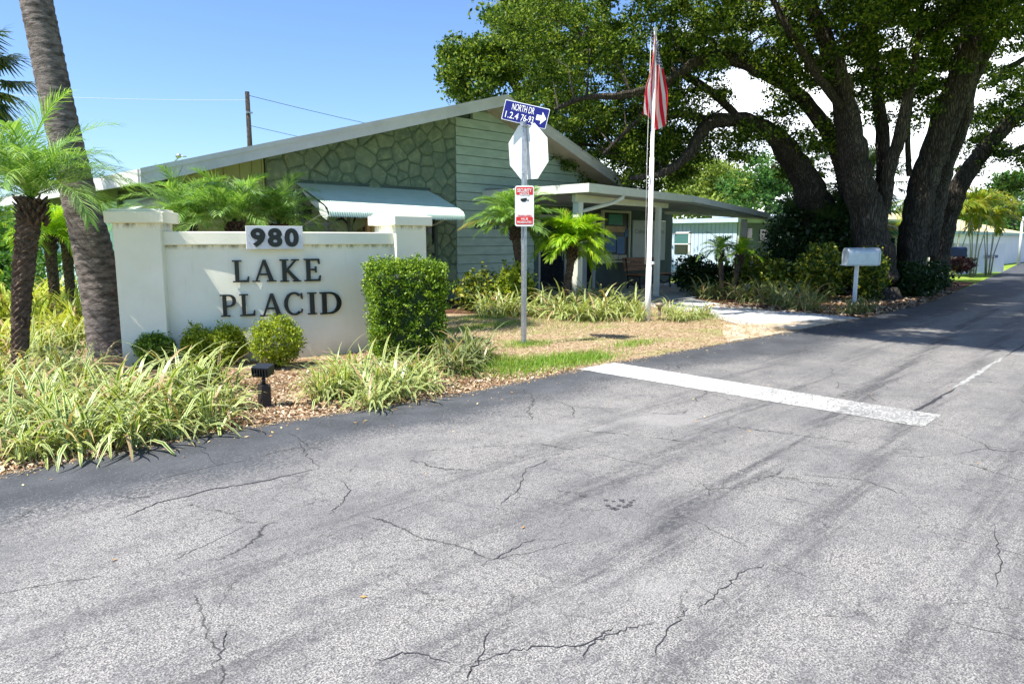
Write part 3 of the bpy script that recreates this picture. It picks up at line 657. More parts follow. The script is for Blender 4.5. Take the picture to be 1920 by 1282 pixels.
# letters (own serif shapes): unit height
def ringseg(cx, cy, rx, ry, wx, wy, a, b, n=16):
    out = [(cx+math.cos(R(a+(b-a)*i/n))*rx, cy+math.sin(R(a+(b-a)*i/n))*ry) for i in range(n+1)]
    inn = [(cx+math.cos(R(a+(b-a)*i/n))*(rx-wx), cy+math.sin(R(a+(b-a)*i/n))*(ry-wy)) for i in range(n+1)]
    return [[out[i], out[i+1], inn[i+1], inn[i]] for i in range(n)]
def rc(x0, y0, x1, y1): return [(x0, y0), (x1, y0), (x1, y1), (x0, y1)]
LET = {
 'L': (.72, [rc(.12,0,.30,1), rc(.02,.94,.42,1), rc(.02,0,.30,.06), [(.3,0),(.70,0),(.72,.26),(.66,.26),(.60,.10),(.3,.085)]]),
 'A': (1.0, [[(.12,.03),(.20,.03),(.52,.86),(.46,1.0)], [(.70,.03),(.90,.03),(.58,1.0),(.46,1.0)], rc(.28,.30,.70,.38), rc(0,0,.32,.055), rc(.60,0,1.0,.055)]),
 'K': (.88, [rc(.10,0,.28,1), rc(0,.94,.38,1), rc(0,0,.38,.06), [(.28,.44),(.34,.50),(.74,.96),(.64,.96),(.28,.56)], [(.36,.58),(.28,.46),(.62,.04),(.84,.04)], rc(.50,.94,.84,1), rc(.54,0,.90,.055)]),
 'E': (.76, [rc(.10,0,.28,1), rc(0,.94,.28,1), rc(0,0,.28,.06), [(.28,0),(.72,0),(.76,.25),(.70,.25),(.64,.09),(.28,.085)], [(.28,.915),(.62,.91),(.66,.76),(.72,.76),(.70,1),(.28,1)], rc(.28,.48,.54,.555), rc(.50,.38,.56,.66)]),
 'P': (.72, [rc(.10,0,.28,1), rc(0,.94,.28,1), rc(0,0,.42,.06), rc(.28,.925,.40,1), rc(.28,.43,.40,.505)]+ringseg(.40,.715,.32,.285,.17,.08,-90,90)),
 'C': (.88, ringseg(.46,.5,.46,.52,.17,.09,48,312,24)+[[(.76,.88),(.80,.70),(.86,.70),(.83,.98),(.78,.94)], [(.76,.12),(.80,.06),(.86,.24),(.80,.28)]]),
 'I': (.38, [rc(.10,0,.28,1), rc(0,.94,.38,1), rc(0,0,.38,.06)]),
 'D': (.92, [rc(.10,0,.28,1), rc(0,.94,.28,1), rc(0,0,.28,.06), rc(.28,.925,.42,1), rc(.28,0,.42,.075)]+ringseg(.42,.5,.50,.5,.19,.085,-90,90,20)),
}
def t_of_px(px):
    lo, hi = 0, 1
    for _ in range(40):
        m = (lo+hi)/2; p = arc(m); r_ = (p.x-p.y)*S; f_ = (p.x+p.y)*S
        x = 960+r_/(f_*math.cos(PITCH)+(CH-1.0)*math.sin(PITCH))*FPX
        if x < px: lo = m
        else: hi = m
    return lo
def zof(px, py, off=0):
    t = t_of_px(px); p = arc(t, off); f_ = (p.x+p.y)*S; d = ray(px, py); k = f_/((d[0]+d[1])*S); return CH+d[2]*k
def put_letter(chr_, x0, x1, y0, y1):
    wd, polys = LET[chr_]; ta, tb = t_of_px(x0), t_of_px(x1); A = arc(ta, .012); B = arc(tb, .012)
    xm = (x0+x1)/2; zt, zb = zof(xm, y0), zof(xm, y1); xv = (B-A); ww = xv.length; xv.normalize(); nv = Vector((xv.y, -xv.x, 0)); H = zt-zb
    mb = MB()
    for i, pl in enumerate(polys):
        e = i*.0004 if len(pl) > 4 or i < 12 else (i % 2)*.0003
        mb.prism([(u/wd*ww, v*H) for u, v in pl], lambda u, v, d: (A.x+xv.x*u+nv.x*d, A.y+xv.y*u+nv.y*d, zb+v), .0, .028+e)
    o = mb.build('letter', M['letter'], sign); return o
for c_, x0, x1, y0, y1 in (('L',436,468,488,529),('A',473,518,487,528),('K',525,563,486,528),('E',570,601,485,527),
    ('P',411,441,552,593),('L',446,476,551,592),('A',484,529,550,592),('C',530,566,548,590),('I',574,591,548,589),('D',597,637,547,588)):
    put_letter(c_, x0, x1, y0, y1)
def text_mesh(txt, size, bold=0.0, ext=.004, spacing=1.0):
    cu = bpy.data.curves.new('t', 'FONT'); cu.body = txt; cu.size = size; cu.offset = bold; cu.extrude = ext; cu.align_x = 'CENTER'; cu.align_y = 'CENTER'
    cu.space_character = spacing; cu.resolution_u = 4
    ob = bpy.data.objects.new('t', cu); C.objects.link(ob); bpy.context.view_layer.update()
    me = bpy.data.meshes.new_from_object(ob.evaluated_get(bpy.context.evaluated_depsgraph_get()))
    bpy.data.objects.remove(ob); bpy.data.curves.remove(cu); me.materials.clear(); return me
def put_text(name, txt, center, xv, nv, w_, h_, m, parent, bold=0, ext=.003, spacing=1.0, up=Vector((0, 0, 1))):
    me = text_mesh(txt, 1, bold, ext, spacing); co = np.empty(len(me.vertices)*3, np.float32); me.vertices.foreach_get('co', co); co = co.reshape(-1, 3)
    mn, mxx = co.min(0), co.max(0); co[:, 0] = (co[:, 0]-(mn[0]+mxx[0])/2)/(mxx[0]-mn[0])*w_; co[:, 1] = (co[:, 1]-(mn[1]+mxx[1])/2)/(mxx[1]-mn[1])*h_
    q = np.array(center)[None]+co[:, :1]*np.array(xv)+co[:, 1:2]*np.array(up)+co[:, 2:3]*np.array(nv)
    root = parent
    while root.parent: root = root.parent
    q = q-np.array(root.location) if root.rotation_euler.z == 0 else q
    me.vertices.foreach_set('co', q.astype(np.float32).ravel()); me.update(); o = link_mesh(name, me, m, parent)
    return o
# number plate on the wall cap
ta, tb = t_of_px(465), t_of_px(568); A = arc(ta, .075); B = arc(tb, .075); xv = (B-A).normalized(); nv = Vector((xv.y, -xv.x, 0)); wpl = (B-A).length
zt, zb = zof(516, 424), zof(516, 467)
mb = MB(); mb.prism([(0, 0), (wpl, 0), (wpl, zt-zb), (0, zt-zb)], lambda u, v, d: (A.x+xv.x*u+nv.x*d, A.y+xv.y*u+nv.y*d, zb+v), 0, .03)
plate = bevel(mb.build('number_plate', M['greypl'], sign), .003)
for i, dgt in enumerate('980'):
    c0 = A+xv*wpl*(.205+.295*i)+nv*.036; c0.z = (zt+zb)/2
    put_text('digit', dgt, c0, xv, nv, wpl*.255, (zt-zb)*.82, M['letter'], plate, .045, .006)
for i, (u, v) in enumerate(((.045,.28),(.045,.6),(.955,.28),(.955,.6))):
    c0 = A+xv*wpl*u+nv*.03; c0.z = zb+(zt-zb)*v; mb = MB(); mb.tube([c0, c0+nv*.005], .006, 8); o = mb.build('screw', M['post'], None); o.parent = plate
    for vv in o.data.vertices: vv.co -= sign.location

# ================================================================= CLUBHOUSE
YW = 13.5; YF = 12.6
house = thing('clubhouse', 'low sage green clubhouse with a wide gable, stone veneer and a porch', 'building', (12.4, YW, 0))
def rz(x):     # top of the roof over x
    return 4.97-.277*(12.42-x) if x < 12.42 else 4.97-.355*(x-12.42)
# roof: two slopes, shingles above, soffit below
mb = MB(); XL, XR = 4.05, 17.9; YF = 12.65
YB = 24
for xa, xb in ((XL, 12.42), (12.42, XR)):
    for z0, z1, mi in ((0, -.05, 0), (-.05, -.20, 1)):
        mb.m = mi; e = .02 if mi else 0
        lo = [(xa, YF+e, rz(xa)+z1), (xb, YF+e, rz(xb)+z1), (xb, YB, rz(xb)+z1), (xa, YB, rz(xa)+z1)]
        hi = [(xa, YF+e, rz(xa)+z0-.001*mi), (xb, YF+e, rz(xb)+z0-.001*mi), (xb, YB, rz(xb)+z0-.001*mi), (xa, YB, rz(xa)+z0-.001*mi)]
        mb.hexa(lo, hi)
roof = mb.build('roof', [M['shingle'], M['soffit']], house)
mb = MB()
for xa, xb in ((XL-.02, 12.42), (12.42, XR)):
    mb.hexa([(xa, YF-.03, rz(xa)-.25), (xb, YF-.03, rz(xb)-.25), (xb, YF+.018, rz(xb)-.25), (xa, YF+.018, rz(xa)-.25)],
            [(xa, YF-.03, rz(xa)-.03), (xb, YF-.03, rz(xb)-.03), (xb, YF+.018, rz(xb)-.03), (xa, YF+.018, rz(xa)-.03)])
    mb.hexa([(xa, YF-.05, rz(xa)-.075), (xb, YF-.05, rz(xb)-.075), (xb, YF-.032, rz(xb)-.075), (xa, YF-.032, rz(xa)-.075)],
            [(xa, YF-.05, rz(xa)+.012), (xb, YF-.05, rz(xb)+.012), (xb, YF-.032, rz(xb)+.012), (xa, YF-.032, rz(xa)+.012)])
mb.box((XL-.05, YF, rz(XL)-.24), (XL-.005, YB, rz(XL)-.01))
o = mb.build('fascia', M['fascia'], house); 
for c_ in (o,): c_.parent = roof
# walls
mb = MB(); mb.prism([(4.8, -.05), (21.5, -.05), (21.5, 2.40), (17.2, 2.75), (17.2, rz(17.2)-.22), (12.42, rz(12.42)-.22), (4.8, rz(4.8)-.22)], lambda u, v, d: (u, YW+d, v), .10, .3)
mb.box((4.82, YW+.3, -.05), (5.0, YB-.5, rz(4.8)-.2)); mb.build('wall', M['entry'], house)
mb = MB()
for k in range(11): z0 = k*.21; mb.hexa([(4.775, YW+.0, z0), (4.80, YW, z0), (4.80, YB-.5, z0), (4.775, YB-.5, z0)], [(4.795, YW, z0+.208), (4.80, YW, z0+.208), (4.80, YB-.5, z0+.208), (4.795, YB-.5, z0+.208)])
mb.build('side_siding', M['wallteal'], house)
mb = MB(); mb.box((4.70, YW-.02, 0), (4.795, YW+.08, 2.5)); mb.build('corner_board', M['entry'], house)
mb = MB(); mb.box((4.70, 16.15, 0), (4.772, 16.27, 2.5)); mb.build('downspout', M['entry'], house)
# batten panel left of the stone
mb = MB(); mb.prism([(4.8, 0), (6.58, 0), (6.58, rz(6.58)-.2), (4.8, rz(4.8)-.2)], lambda u, v, d: (u, YW+d, v), .0, .098)
for x in (5.1, 5.45, 5.8, 6.12, 6.36, 6.56): mb.hexa([(x-.02, YW-.018, 0), (x+.02, YW-.018, 0), (x+.02, YW-.001, 0), (x-.02, YW-.001, 0)], [(x-.02, YW-.018, rz(x-.02)-.2), (x+.02, YW-.018, rz(x+.02)-.2), (x+.02, YW-.001, rz(x+.02)-.2), (x-.02, YW-.001, rz(x-.02)-.2)])
mb.build('batten_panel', M['batten'], house)
# stone veneer: clipped cells
def clip(poly, px, py, nx, ny):      # keep side where (p-P).n <= 0
    out = []
    for i in range(len(poly)):
        a = poly[i]; b = poly[(i+1) % len(poly)]; da = (a[0]-px)*nx+(a[1]-py)*ny; db = (b[0]-px)*nx+(b[1]-py)*ny
        if da <= 0: out.append(a)
        if (da < 0 < db) or (db < 0 < da): t = da/(da-db); out.append((a[0]+(b[0]-a[0])*t, a[1]+(b[1]-a[1])*t))
    return out
sr = random.Random(21); pts = []; SX0, SX1 = 6.62, 11.53
tries = 0
while tries < 9000:
    tries += 1; x = sr.uniform(SX0, SX1); z = sr.uniform(-.1, rz(x)-.15); big_ = sr.random()
    if all(((x-a)/1.3)**2+((z-b)/.8)**2 > .03+.075*(.5+.5*math.sin(a*2.3+1)*math.cos(b*2.9+a))+.03*big_ for a, b in pts): pts.append((x, z))
mb = MB(); mort = MB(); mort.prism([(SX0, 0), (SX1, 0), (SX1, rz(SX1)-.2), (SX0, rz(SX0)-.2)], lambda u, v, d: (u, YW+d, v), -.005, .098)
mort.build('stone_backing', M['mortar'], house)
for (x, z) in pts:
    poly = [(SX0, 0), (SX1, 0), (SX1, rz(SX1)-.2), (SX0, rz(SX0)-.2)]
    for (a, b) in pts:
        if (a, b) == (x, z) or abs(a-x) > 1.3 or abs(b-z) > 1.3: continue
        poly = clip(poly, (a+x)/2, (b+z)/2, a-x, b-z)
        if len(poly) < 3: break
    if len(poly) < 3: continue
    cx = sum(p[0] for p in poly)/len(poly); cz = sum(p[1] for p in poly)/len(poly); dep = sr.uniform(.02, .065)
    # round corners by subdividing and pulling in
    pp = []
    for i in range(len(poly)):
        a = poly[i-1]; b = poly[i]; c_ = poly[(i+1) % len(poly)]
        pp.append((b[0]*.78+a[0]*.22, b[1]*.78+a[1]*.22)); pp.append((b[0]*.93+(a[0]+c_[0])*.035, b[1]*.93+(a[1]+c_[1])*.035)); pp.append((b[0]*.78+c_[0]*.22, b[1]*.78+c_[1]*.22))
    n = len(pp); rings = []
    for sh, d in ((.015, 0), (.03, .6), (.07, .95), (.13, 1.0)):
        ring = []
        for (u, v) in pp:
            l = math.hypot(u-cx, v-cz) or 1; k = max(.3, 1-sh/l); ring.append((cx+(u-cx)*k, YW-.006-dep*d-(sr.uniform(-.006, .006) if d > .5 else 0), cz+(v-cz)*k))
        rings.append(ring)
    vs = sum(rings, []); vs.append((cx, YW-.006-dep*sr.uniform(.9, 1.15), cz)); fs = []
    for q in range(3): fs += [(q*n+i, q*n+(i+1) % n, (q+1)*n+(i+1) % n, (q+1)*n+i) for i in range(n)]
    fs += [(3*n+i, 3*n+(i+1) % n, 4*n) for i in range(n)]
    mb.add(vs, fs)
mb.build('stone_veneer', M['stone'], house)
# lap siding right of the stone
mb = MB(); bh = .223; z = 0.0
while z < 4.8:
    z1 = min(z+bh, 4.72); xr = 14.35 if z1 < 2.6 else min(16.9, 12.42+(4.97-.2-z1)/.355)
    xl = 11.55 if z1 < rz(11.55)-.2 else 12.42-(4.97-.2-z1)/.277
    if xr-xl > .1 and xl < 12.4:
        x1b = 14.35 if z1 < 2.6 else min(16.9, 12.42+(4.97-.2-z)/.355)
        mb.hexa([(xl, YW-.026, z+.011), (x1b, YW-.026, z+.011), (x1b, YW+.08, z+.011), (xl, YW+.08, z+.011)], [(xl, YW-.002, z1-.001), (xr, YW-.004, z1-.001), (xr, YW+.08, z1-.001), (xl, YW+.08, z1-.001)])
    z += bh
mb.build('lap_siding', M['green_sid'], house)
mb = MB(); mb.box((14.352, YW-.05, 0), (14.50, YW+.098, 2.5)); mb.build('corner_board', M['entry'], house)
# address letters
for i, c_ in enumerate('360 7TH STR'):
    if c_ == ' ': continue
    x = PY(893+i*6.9, 420, YW-.05).x
    put_text('address_letter', c_, (x, YW-.035, 1.86), Vector((1, 0, 0)), Vector((0, -1, 0)), .085 if c_ != ' ' else .05, .15, M['letter'], house, .03, .008)
# window under the awning
win = MB(); win.box((7.35, YW-.03, .75), (10.8, YW-.012, 2.3)); wn = win.build('window', M['glass'], house)
def sub(mb, name, m, parent): 
    o = mb.build(name, m, house); o.parent = parent; return o
fr = MB()
for a, b in (((7.28, YW-.10, 2.3), (10.87, YW-.012, 2.38)), ((7.28, YW-.10, .68), (10.87, YW-.012, .75)), ((7.28, YW-.10, .75), (7.35, YW-.012, 2.3)), ((10.8, YW-.10, .75), (10.87, YW-.012, 2.3)), ((8.4, YW-.09, .75), (8.46, YW-.031, 2.3))): fr.box(a, b)
sub(fr, 'frame', M['entry'], wn)
mb = MB(); x_ = PY(690, 425, YW).x; mb.box((x_-.1, YW-.12, .75), (x_-.01, YW-.031, 2.3)); mb.box((x_+.01, YW-.12, .75), (x_+.10, YW-.031, 2.3)); sub(mb, 'mullion', M['woodpale'], wn)
# awning: ribbed, bends over at the front
mb = MB(); prof = [(13.47, 2.66), (13.0, 2.48), (12.55, 2.29), (12.32, 2.19), (12.20, 2.12), (12.15, 2.04), (12.14, 1.95)]
NR = 66; vs = []; ax0, ax1 = 7.2, 10.65
cols = NR*4
for j, (y, z) in enumerate(prof):
    for i in range(cols+1):
        x = ax0+(ax1-ax0)*i/cols; ph = math.sin(i/cols*NR*2*math.pi); h = .012*ph
        ny, nz_ = (-.45, .9) if j < 3 else ((-.8, .6) if j < 5 else (-1, 0)); zz = z-(.02 if (j == 6 and ph > 0) else 0)
        vs.append((x, y+ny*h, zz+nz_*h))
n1 = cols+1; fs = [(j*n1+i, j*n1+i+1, (j+1)*n1+i+1, (j+1)*n1+i) for j in range(6) for i in range(cols)]
mb.add(vs, fs); aw = mb.build('awning', M['awning'], house)
for x in (7.2, 10.67):
    mb = MB(); mb.prism([(13.1, 2.48), (12.3, 2.14), (12.16, 1.95), (12.20, 1.88), (12.32, 1.93), (12.40, 1.98), (12.5, 2.08), (12.75, 2.22)], lambda u, v, d: (x+d, u, v), -.03, .0)
    sub(mb, 'side_flap', M['awnwhite'], aw)
mb = MB(); mb.box((7.15, YW-.06, 2.64), (10.7, YW-.01, 2.72)); sub(mb, 'flashing', M['entry'], aw)
for x in (7.3, 10.55):
    mb = MB(); mb.tube([(x, YW-.02, 1.75), (x, 12.35, 2.08)], .018, 8); sub(mb, 'support_arm', M['white'], aw)
# small awning over a side window on the left wall
mb = MB(); mb.hexa([(4.0, 13.1, 1.84), (4.77, 13.1, 2.18), (4.77, 14.5, 2.18), (4.0, 14.5, 1.86)], [(4.0, 13.1, 2.0), (4.77, 13.1, 2.30), (4.77, 14.5, 2.30), (4.0, 14.5, 2.0)])
mb.build('side_awning', M['awnwhite'], house)
# doors
mb = MB(); xd0, xd1 = 14.65, 15.75
dr = MB(); dr.box((xd0, YW+.06, .03), (xd1, YW+.09, 2.1)); door = dr.build('door', M['glass'], house)
f = MB()
for a, b in ((14.56, 14.65), (15.72, 15.8)): f.box((a, YW+.02, .03), (b, YW+.098, 2.12))
f.box((14.56, YW+.02, 2.1), (15.8, YW+.098, 2.2)); sub(f, 'door_frame', M['trimgrey'], door)
f = MB(); f.tube([(15.6, YW+.03, .9), (15.6, YW+.03, 1.25)], .015, 8); sub(f, 'handle', M['post'], door)
d2 = MB(); d2.box((16.75, YW+.06, .03), (17.0, YW+.09, 2.1)); w2 = d2.build('door', M['glass'], house)
f = MB(); f.box((16.5, YW+.03, .03), (16.73, YW+.098, 2.2)); f.box((17.02, YW+.03, .03), (17.15, YW+.098, 2.2)); sub(f, 'door_frame', M['trimgrey'], w2)
# porch
porch = MB(); YP = 10.0
def pf(x): return 2.74-.03*(x-12.5) if x < 16.75 else 2.655-.072*(x-16.75)     # top of the front edge
xs0, xs1, xs2 = 12.5, 16.75, 21.4
porch.m = 0
porch.hexa([(xs0+.02, YP+.1, pf(xs0)-.2), (xs1, YP+.1, pf(xs1)-.2), (xs1, YW, 2.46), (xs0+.02, YW, 2.52)], [(xs0+.02, YP+.1, pf(xs0)-.02), (xs1, YP+.1, pf(xs1)-.02), (xs1, YW, 2.86), (xs0+.02, YW, 2.80)])
porch.hexa([(xs1+.001, YP+.1, pf(xs1)-.2), (xs2, YP+.1, pf(xs2)-.2), (xs2, YW, 2.40), (xs1+.001, YW, 2.46)], [(xs1+.001, YP+.1, pf(xs1)-.01), (xs2, YP+.1, pf(xs2)-.01), (xs2, YW, 2.6), (xs1+.001, YW, 2.86)])
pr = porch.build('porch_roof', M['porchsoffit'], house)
mb = MB()
mb.hexa([(xs0-.1, YP, pf(xs0)-.19), (xs1, YP, pf(xs1)-.17), (xs1, YP+.098, pf(xs1)-.17), (xs0-.1, YP+.098, pf(xs0)-.19)], [(xs0-.1, YP, pf(xs0)), (xs1, YP, pf(xs1)), (xs1, YP+.098, pf(xs1)), (xs0-.1, YP+.098, pf(xs0))])
mb.box((xs0-.1, YP+.1, pf(xs0)-.19), (xs0+.018, YW-.03, pf(xs0)))
sub(mb, 'gutter', M['gutter'], pr)
mb = MB(); mb.hexa([(xs1+.002, YP+.03, pf(xs1)-.15), (xs2, YP+.03, pf(xs2)-.14), (xs2, YP+.098, pf(xs2)-.14), (xs1+.002, YP+.098, pf(xs1)-.15)], [(xs1+.002, YP+.03, pf(xs1)+.01), (xs2, YP+.03, pf(xs2)), (xs2, YP+.098, pf(xs2)), (xs1+.002, YP+.098, pf(xs1)+.01)])
sub(mb, 'edge_trim', M['fascia'], pr)
mb = MB(); mb.hexa([(xs0+.1, 10.55, 2.36), (xs1-.3, 10.55, 2.34), (xs1-.3, 10.65, 2.34), (xs0+.1, 10.65, 2.36)], [(xs0+.1, 10.55, 2.535), (xs1-.3, 10.55, 2.46), (xs1-.3, 10.65, 2.46), (xs0+.1, 10.65, 2.535)])
sub(mb, 'beam', M['cream'], pr)
for px, ww in ((1083, .085), (1233, .06), (1394, .07)):
    x = PY(px, 450, 10.6).x; mb = MB(); mb.box((x-ww, 10.6-ww, 0), (x+ww, 10.6+ww, 2.355 if px < 1390 else 2.14)); sub(mb, 'post', M['gutter'], pr)
mb = MB(); A_ = PY(1135, 368, 10.05); mb.tube([(13.7, 10.03, 2.56), (13.7, 10.03, 2.48), (13.55, 10.2, 2.36), (12.95, 10.55, 2.18), (12.8, 10.6, 2.14), (12.78, 10.62, .1)], .045, 8); sub(mb, 'downspout', M['gutter'], pr)
for px in (1270, 1330): c_ = PY(px, 400, 12.0); mb = MB(); mb.box((c_.x-.6, 11.93, 2.28), (c_.x+.6, 12.07, 2.35)); sub(mb, 'ceiling_light', M['white'], pr)
# back window on the entry wall = glazed notice case
ncase = thing('notice_case', 'glazed notice case with pinned papers on the shaded porch wall', 'notice board', (18.2, YW+.09, 1.6))
xa, xb = PY(1133, 450, YW).x, PY(1180, 450, YW).x; za, zb_ = .86, 2.34
mb = MB(); mb.box((xa, YW+.05, za), (xb, YW+.098, zb_)); mb.build('backing', M['black'], ncase)
mb = MB()
for a, b in (((xa-.07, YW+.0, za-.07), (xb+.07, YW+.098, za)), ((xa-.07, YW, zb_), (xb+.07, YW+.098, zb_+.07)), ((xa-.07, YW, za), (xa, YW+.098, zb_)), ((xb, YW, za), (xb+.07, YW+.098, zb_))): mb.box(a, b)
mb.build('frame', M['cream'], ncase)
for (u0, v0, u1, v1, mm) in ((.05,.02,.6,.12,'notepaper'),(.1,.18,.5,.55,'notepoly'),(.55,.14,.85,.5,'notepoly'),(.1,.6,.9,.72,'woodpale'),(.2,.75,.75,.97,'notegreen'),(.86,.5,.98,.68,'notepoly'),(.62,.02,.95,.11,'notepaper')):
    mb = MB(); mb.box((xa+(xb-xa)*u0, YW+.04, za+(zb_-za)*v0), (xa+(xb-xa)*u1, YW+.047, za+(zb_-za)*v1)); mb.build('paper', M[mm], ncase)
lb = thing('leaflet_box', 'pale leaflet box mounted below the corner of the notice case', 'box', (17.0, YW, .9))
mb = MB(); x0_, x1_ = PY(1122, 480, YW-.1).x, PY(1146, 480, YW-.1).x; mb.box((x0_, YW-.12, .78), (x1_, YW+.099, 1.02)); bevel(mb.build('tray', M['cream'], lb), .01)
mb = MB(); mb.box((x1_-.3, YW-.14, .82), (x1_-.04, YW-.122, 1.08)); mb.build('card', M['boardwhite'], lb)
wbrd = thing('white_board', 'blank pale bulletin board with faded lettering on the porch wall', 'notice board', (20, YW, 1.5))
xa, xb = PY(1189, 450, YW).x, PY(1250, 450, YW).x; mb = MB(); mb.box((xa, YW+.05, .82), (xb, YW+.099, 2.14)); bevel(mb.build('panel', M['boardwhite'], wbrd), .01)
for q_, t_ in ((.3, 'Calendar'), (.78, 'Events')): put_text('faded_lettering', t_, (xa+(xb-xa)*q_, YW+.046, 1.78), Vector((1, 0, 0)), Vector((0, -1, 0)), (xb-xa)*(.5 if q_ < .5 else .34), .14, M['ink'], wbrd, 0, .002)
# benches
def bench(label, x, y, ln, back):
    t = thing('bench', label, 'bench', (x, y, 0), 0)
    mb = MB(); 
    for k in range(4): mb.box((-ln/2, -.24+k*.125, .43), (ln/2, -.13+k*.125, .465))
    mb.build('seat', M['darkiron'] if not back else M['wood'], t, False)
    if back:
        mb = MB(); 
        for k in range(3): mb.hexa([(-ln/2, .26+k*.03, .56+k*.14), (ln/2, .26+k*.03, .56+k*.14), (ln/2, .29+k*.03, .56+k*.14), (-ln/2, .29+k*.03, .56+k*.14)], [(-ln/2, .285+k*.03, .68+k*.14), (ln/2, .285+k*.03, .68+k*.14), (ln/2, .315+k*.03, .68+k*.14), (-ln/2, .315+k*.03, .68+k*.14)])
        mb.build('backrest', M['wood'], t, False)
    for s_ in (-1, 1):
        mb = MB(); xx = s_*(ln/2-.12)
        mb.tube([(xx, -.24, 0), (xx, -.20, .2), (xx, -.22, .43)], .025, 8); mb.tube([(xx, .24, 0), (xx, .2, .2), (xx, .25, .43), (xx, .33, .95 if back else .44)], .025, 8); mb.tube([(xx, -.22, .40), (xx, .25, .40)], .022, 8)
        mb.tube([(xx, -.2, .25), (xx, 0, .12), (xx, .2, .25)], .018, 8)
        mb.build('leg', M['darkiron'], t, False)
    return t
bench('wood and iron bench with a red brown backrest on the porch', 18.7, 12.6, 1.9, True)
bench('dark backless bench at the right end of the porch', 20.9, 12.4, 1.3, False)

# ================================================================= SIGN POST
SP = Vector((7.26, 7.02, 0))
post = thing('street_sign_post', 'galvanized post with stop sign back, street name blade and security notice', 'sign post', SP)
mb = MB(); mb.box((-.028, -.028, -.1), (.028, .028, 3.09), R(0)); o = mb.build('post', M['post'], post, False); o.rotation_euler = (R(-.4), R(.5), 0)
# octagon facing along the road
mb = MB(); oc = [(math.cos(R(22.5+45*i))*.405, math.sin(R(22.5+45*i))*.405) for i in range(8)]
tl = R(5)
mb.prism(oc, lambda u, v, d: (.045+d+math.sin(tl)*(.38-v), u, 2.72+v*math.cos(tl)), 0, .004); so_ = mb.build('stop_sign', M['signback'], post, False)
mb = MB(); mb.prism([(u*.97, v*.97) for u, v in oc], lambda u, v, d: (.0505+d+math.sin(tl)*(.38-v), u, 2.72+v*math.cos(tl)), 0, .002); o = mb.build('red_face', M['red'], post, False); o.parent = so_
put_text('stop_lettering', 'STOP', tuple(SP+Vector((.095, 0, 2.72))), Vector((0, 1, 0)), Vector((1, 0, 0)), .6, .25, M['white'], so_, .02, .003)
for z in (2.42, 3.0): mb = MB(); mb.tube([(-.04, 0, z), (.06, 0, z)], .008, 8); o = mb.build('bolt', M['post'], post, False); o.parent = so_
# street name blade, long way along the road, tilted
bA, bB = PD(944, 205, 10.22), PD(1027, 224, 9.98)
xv = (bB-bA); ln_ = xv.length; xv.normalize(); nv = Vector((xv.y, -xv.x, 0)).normalized(); upv = nv.cross(xv)*-1
if upv.z < 0: upv = -upv
bc = (bA+bB)/2; hh = .27
def blade_box(u0, v0, u1, v1, d0, d1, r_=0):
    pl = [(u0, v0), (u1, v0), (u1, v1), (u0, v1)]
    return pl
def onblade(u, v, d): q = bc+xv*u+upv*v+nv*d; return (q.x, q.y, q.z)
def rrect(w_, h_, r_, n=5):
    out = []
    for cx_, cy_, a in ((w_/2-r_, h_/2-r_, 0), (-w_/2+r_, h_/2-r_, 90), (-w_/2+r_, -h_/2+r_, 180), (w_/2-r_, -h_/2+r_, 270)):
        out += [(cx_+math.cos(R(a+90*i/n))*r_, cy_+math.sin(R(a+90*i/n))*r_) for i in range(n+1)]
    return out
mb = MB(); mb.prism(rrect(ln_, hh, .015), onblade, 0, -.006); nb = mb.build('street_name_sign', M['signback'], post)
mb = MB(); mb.prism(rrect(ln_-.018, hh-.018, .012), onblade, .001, .003); o = mb.build('blue_face', M['blue'], post); o.parent = nb
def blade_text(t, u, v, w_, h_): put_text('lettering', t, onblade(u, v, .006), xv, nv, w_, h_, M['white'], nb, .002, .001, up=upv)
blade_text('NORTH DR', -.045, .062, .34, .088); blade_text('1.2.4', -.19, -.055, .20, .088); blade_text('76-93', .045, -.055, .19, .088)
mb = MB(); ar = [(-.075, -.035), (0, -.035), (0, -.085), (.075, 0), (0, .085), (0, .035), (-.075, .035)]
mb.prism([(u+.245, v-.005) for u, v in ar], onblade, .004, .006); o = mb.build('arrow', M['white'], post); o.parent = nb
mb = MB(); mb.box((-.05, -.03, 3.06), (.05, .03, 3.12)); o = mb.build('bracket', M['post'], post, False); o.parent = nb
# security notice facing the camera side
sA = PD(981, 387, 10.03); sx_ = Vector((math.cos(R(-45)), math.sin(R(-45)), 0)); sn = Vector((sx_.y, -sx_.x, 0))
sx_ = (sx_*1).normalized(); cc = Vector((SP.x, SP.y, 1.97))+Vector((-.045, -.045, 0))
cc = cc+sx_*.005
def onsec(u, v, d): q = cc+sx_*u+Vector((0, 0, v))+sn*d; return (q.x, q.y, q.z)
mb = MB(); mb.prism(rrect(.265, .56, .03), onsec, 0, -.004); sec = mb.build('security_notice', M['white'], post)
mb = MB(); mb.prism(rrect(.235, .105, .012), lambda u, v, d: onsec(u, v+.2075, d), .001, .003); o = mb.build('red_band', M['red'], post); o.parent = sec
mb = MB(); mb.prism(rrect(.235, .105, .012), lambda u, v, d: onsec(u, v-.2, d), .001, .003); o = mb.build('red_band', M['red'], post); o.parent = sec
put_text('lettering', 'SECURITY', onsec(0, .215, .005), sx_, sn, .20, .05, M['white'], sec, .02, .001)
put_text('lettering', 'NOTICE', onsec(0, .165, .005), sx_, sn, .13, .035, M['white'], sec, .02, .001)
put_text('lettering', 'TRESPASSERS', onsec(0, -.132, .003), sx_, sn, .20, .022, M['red'], sec, .01, .001)
put_text('lettering', 'WILL BE', onsec(0, -.178, .005), sx_, sn, .10, .03, M['white'], sec, .02, .001)
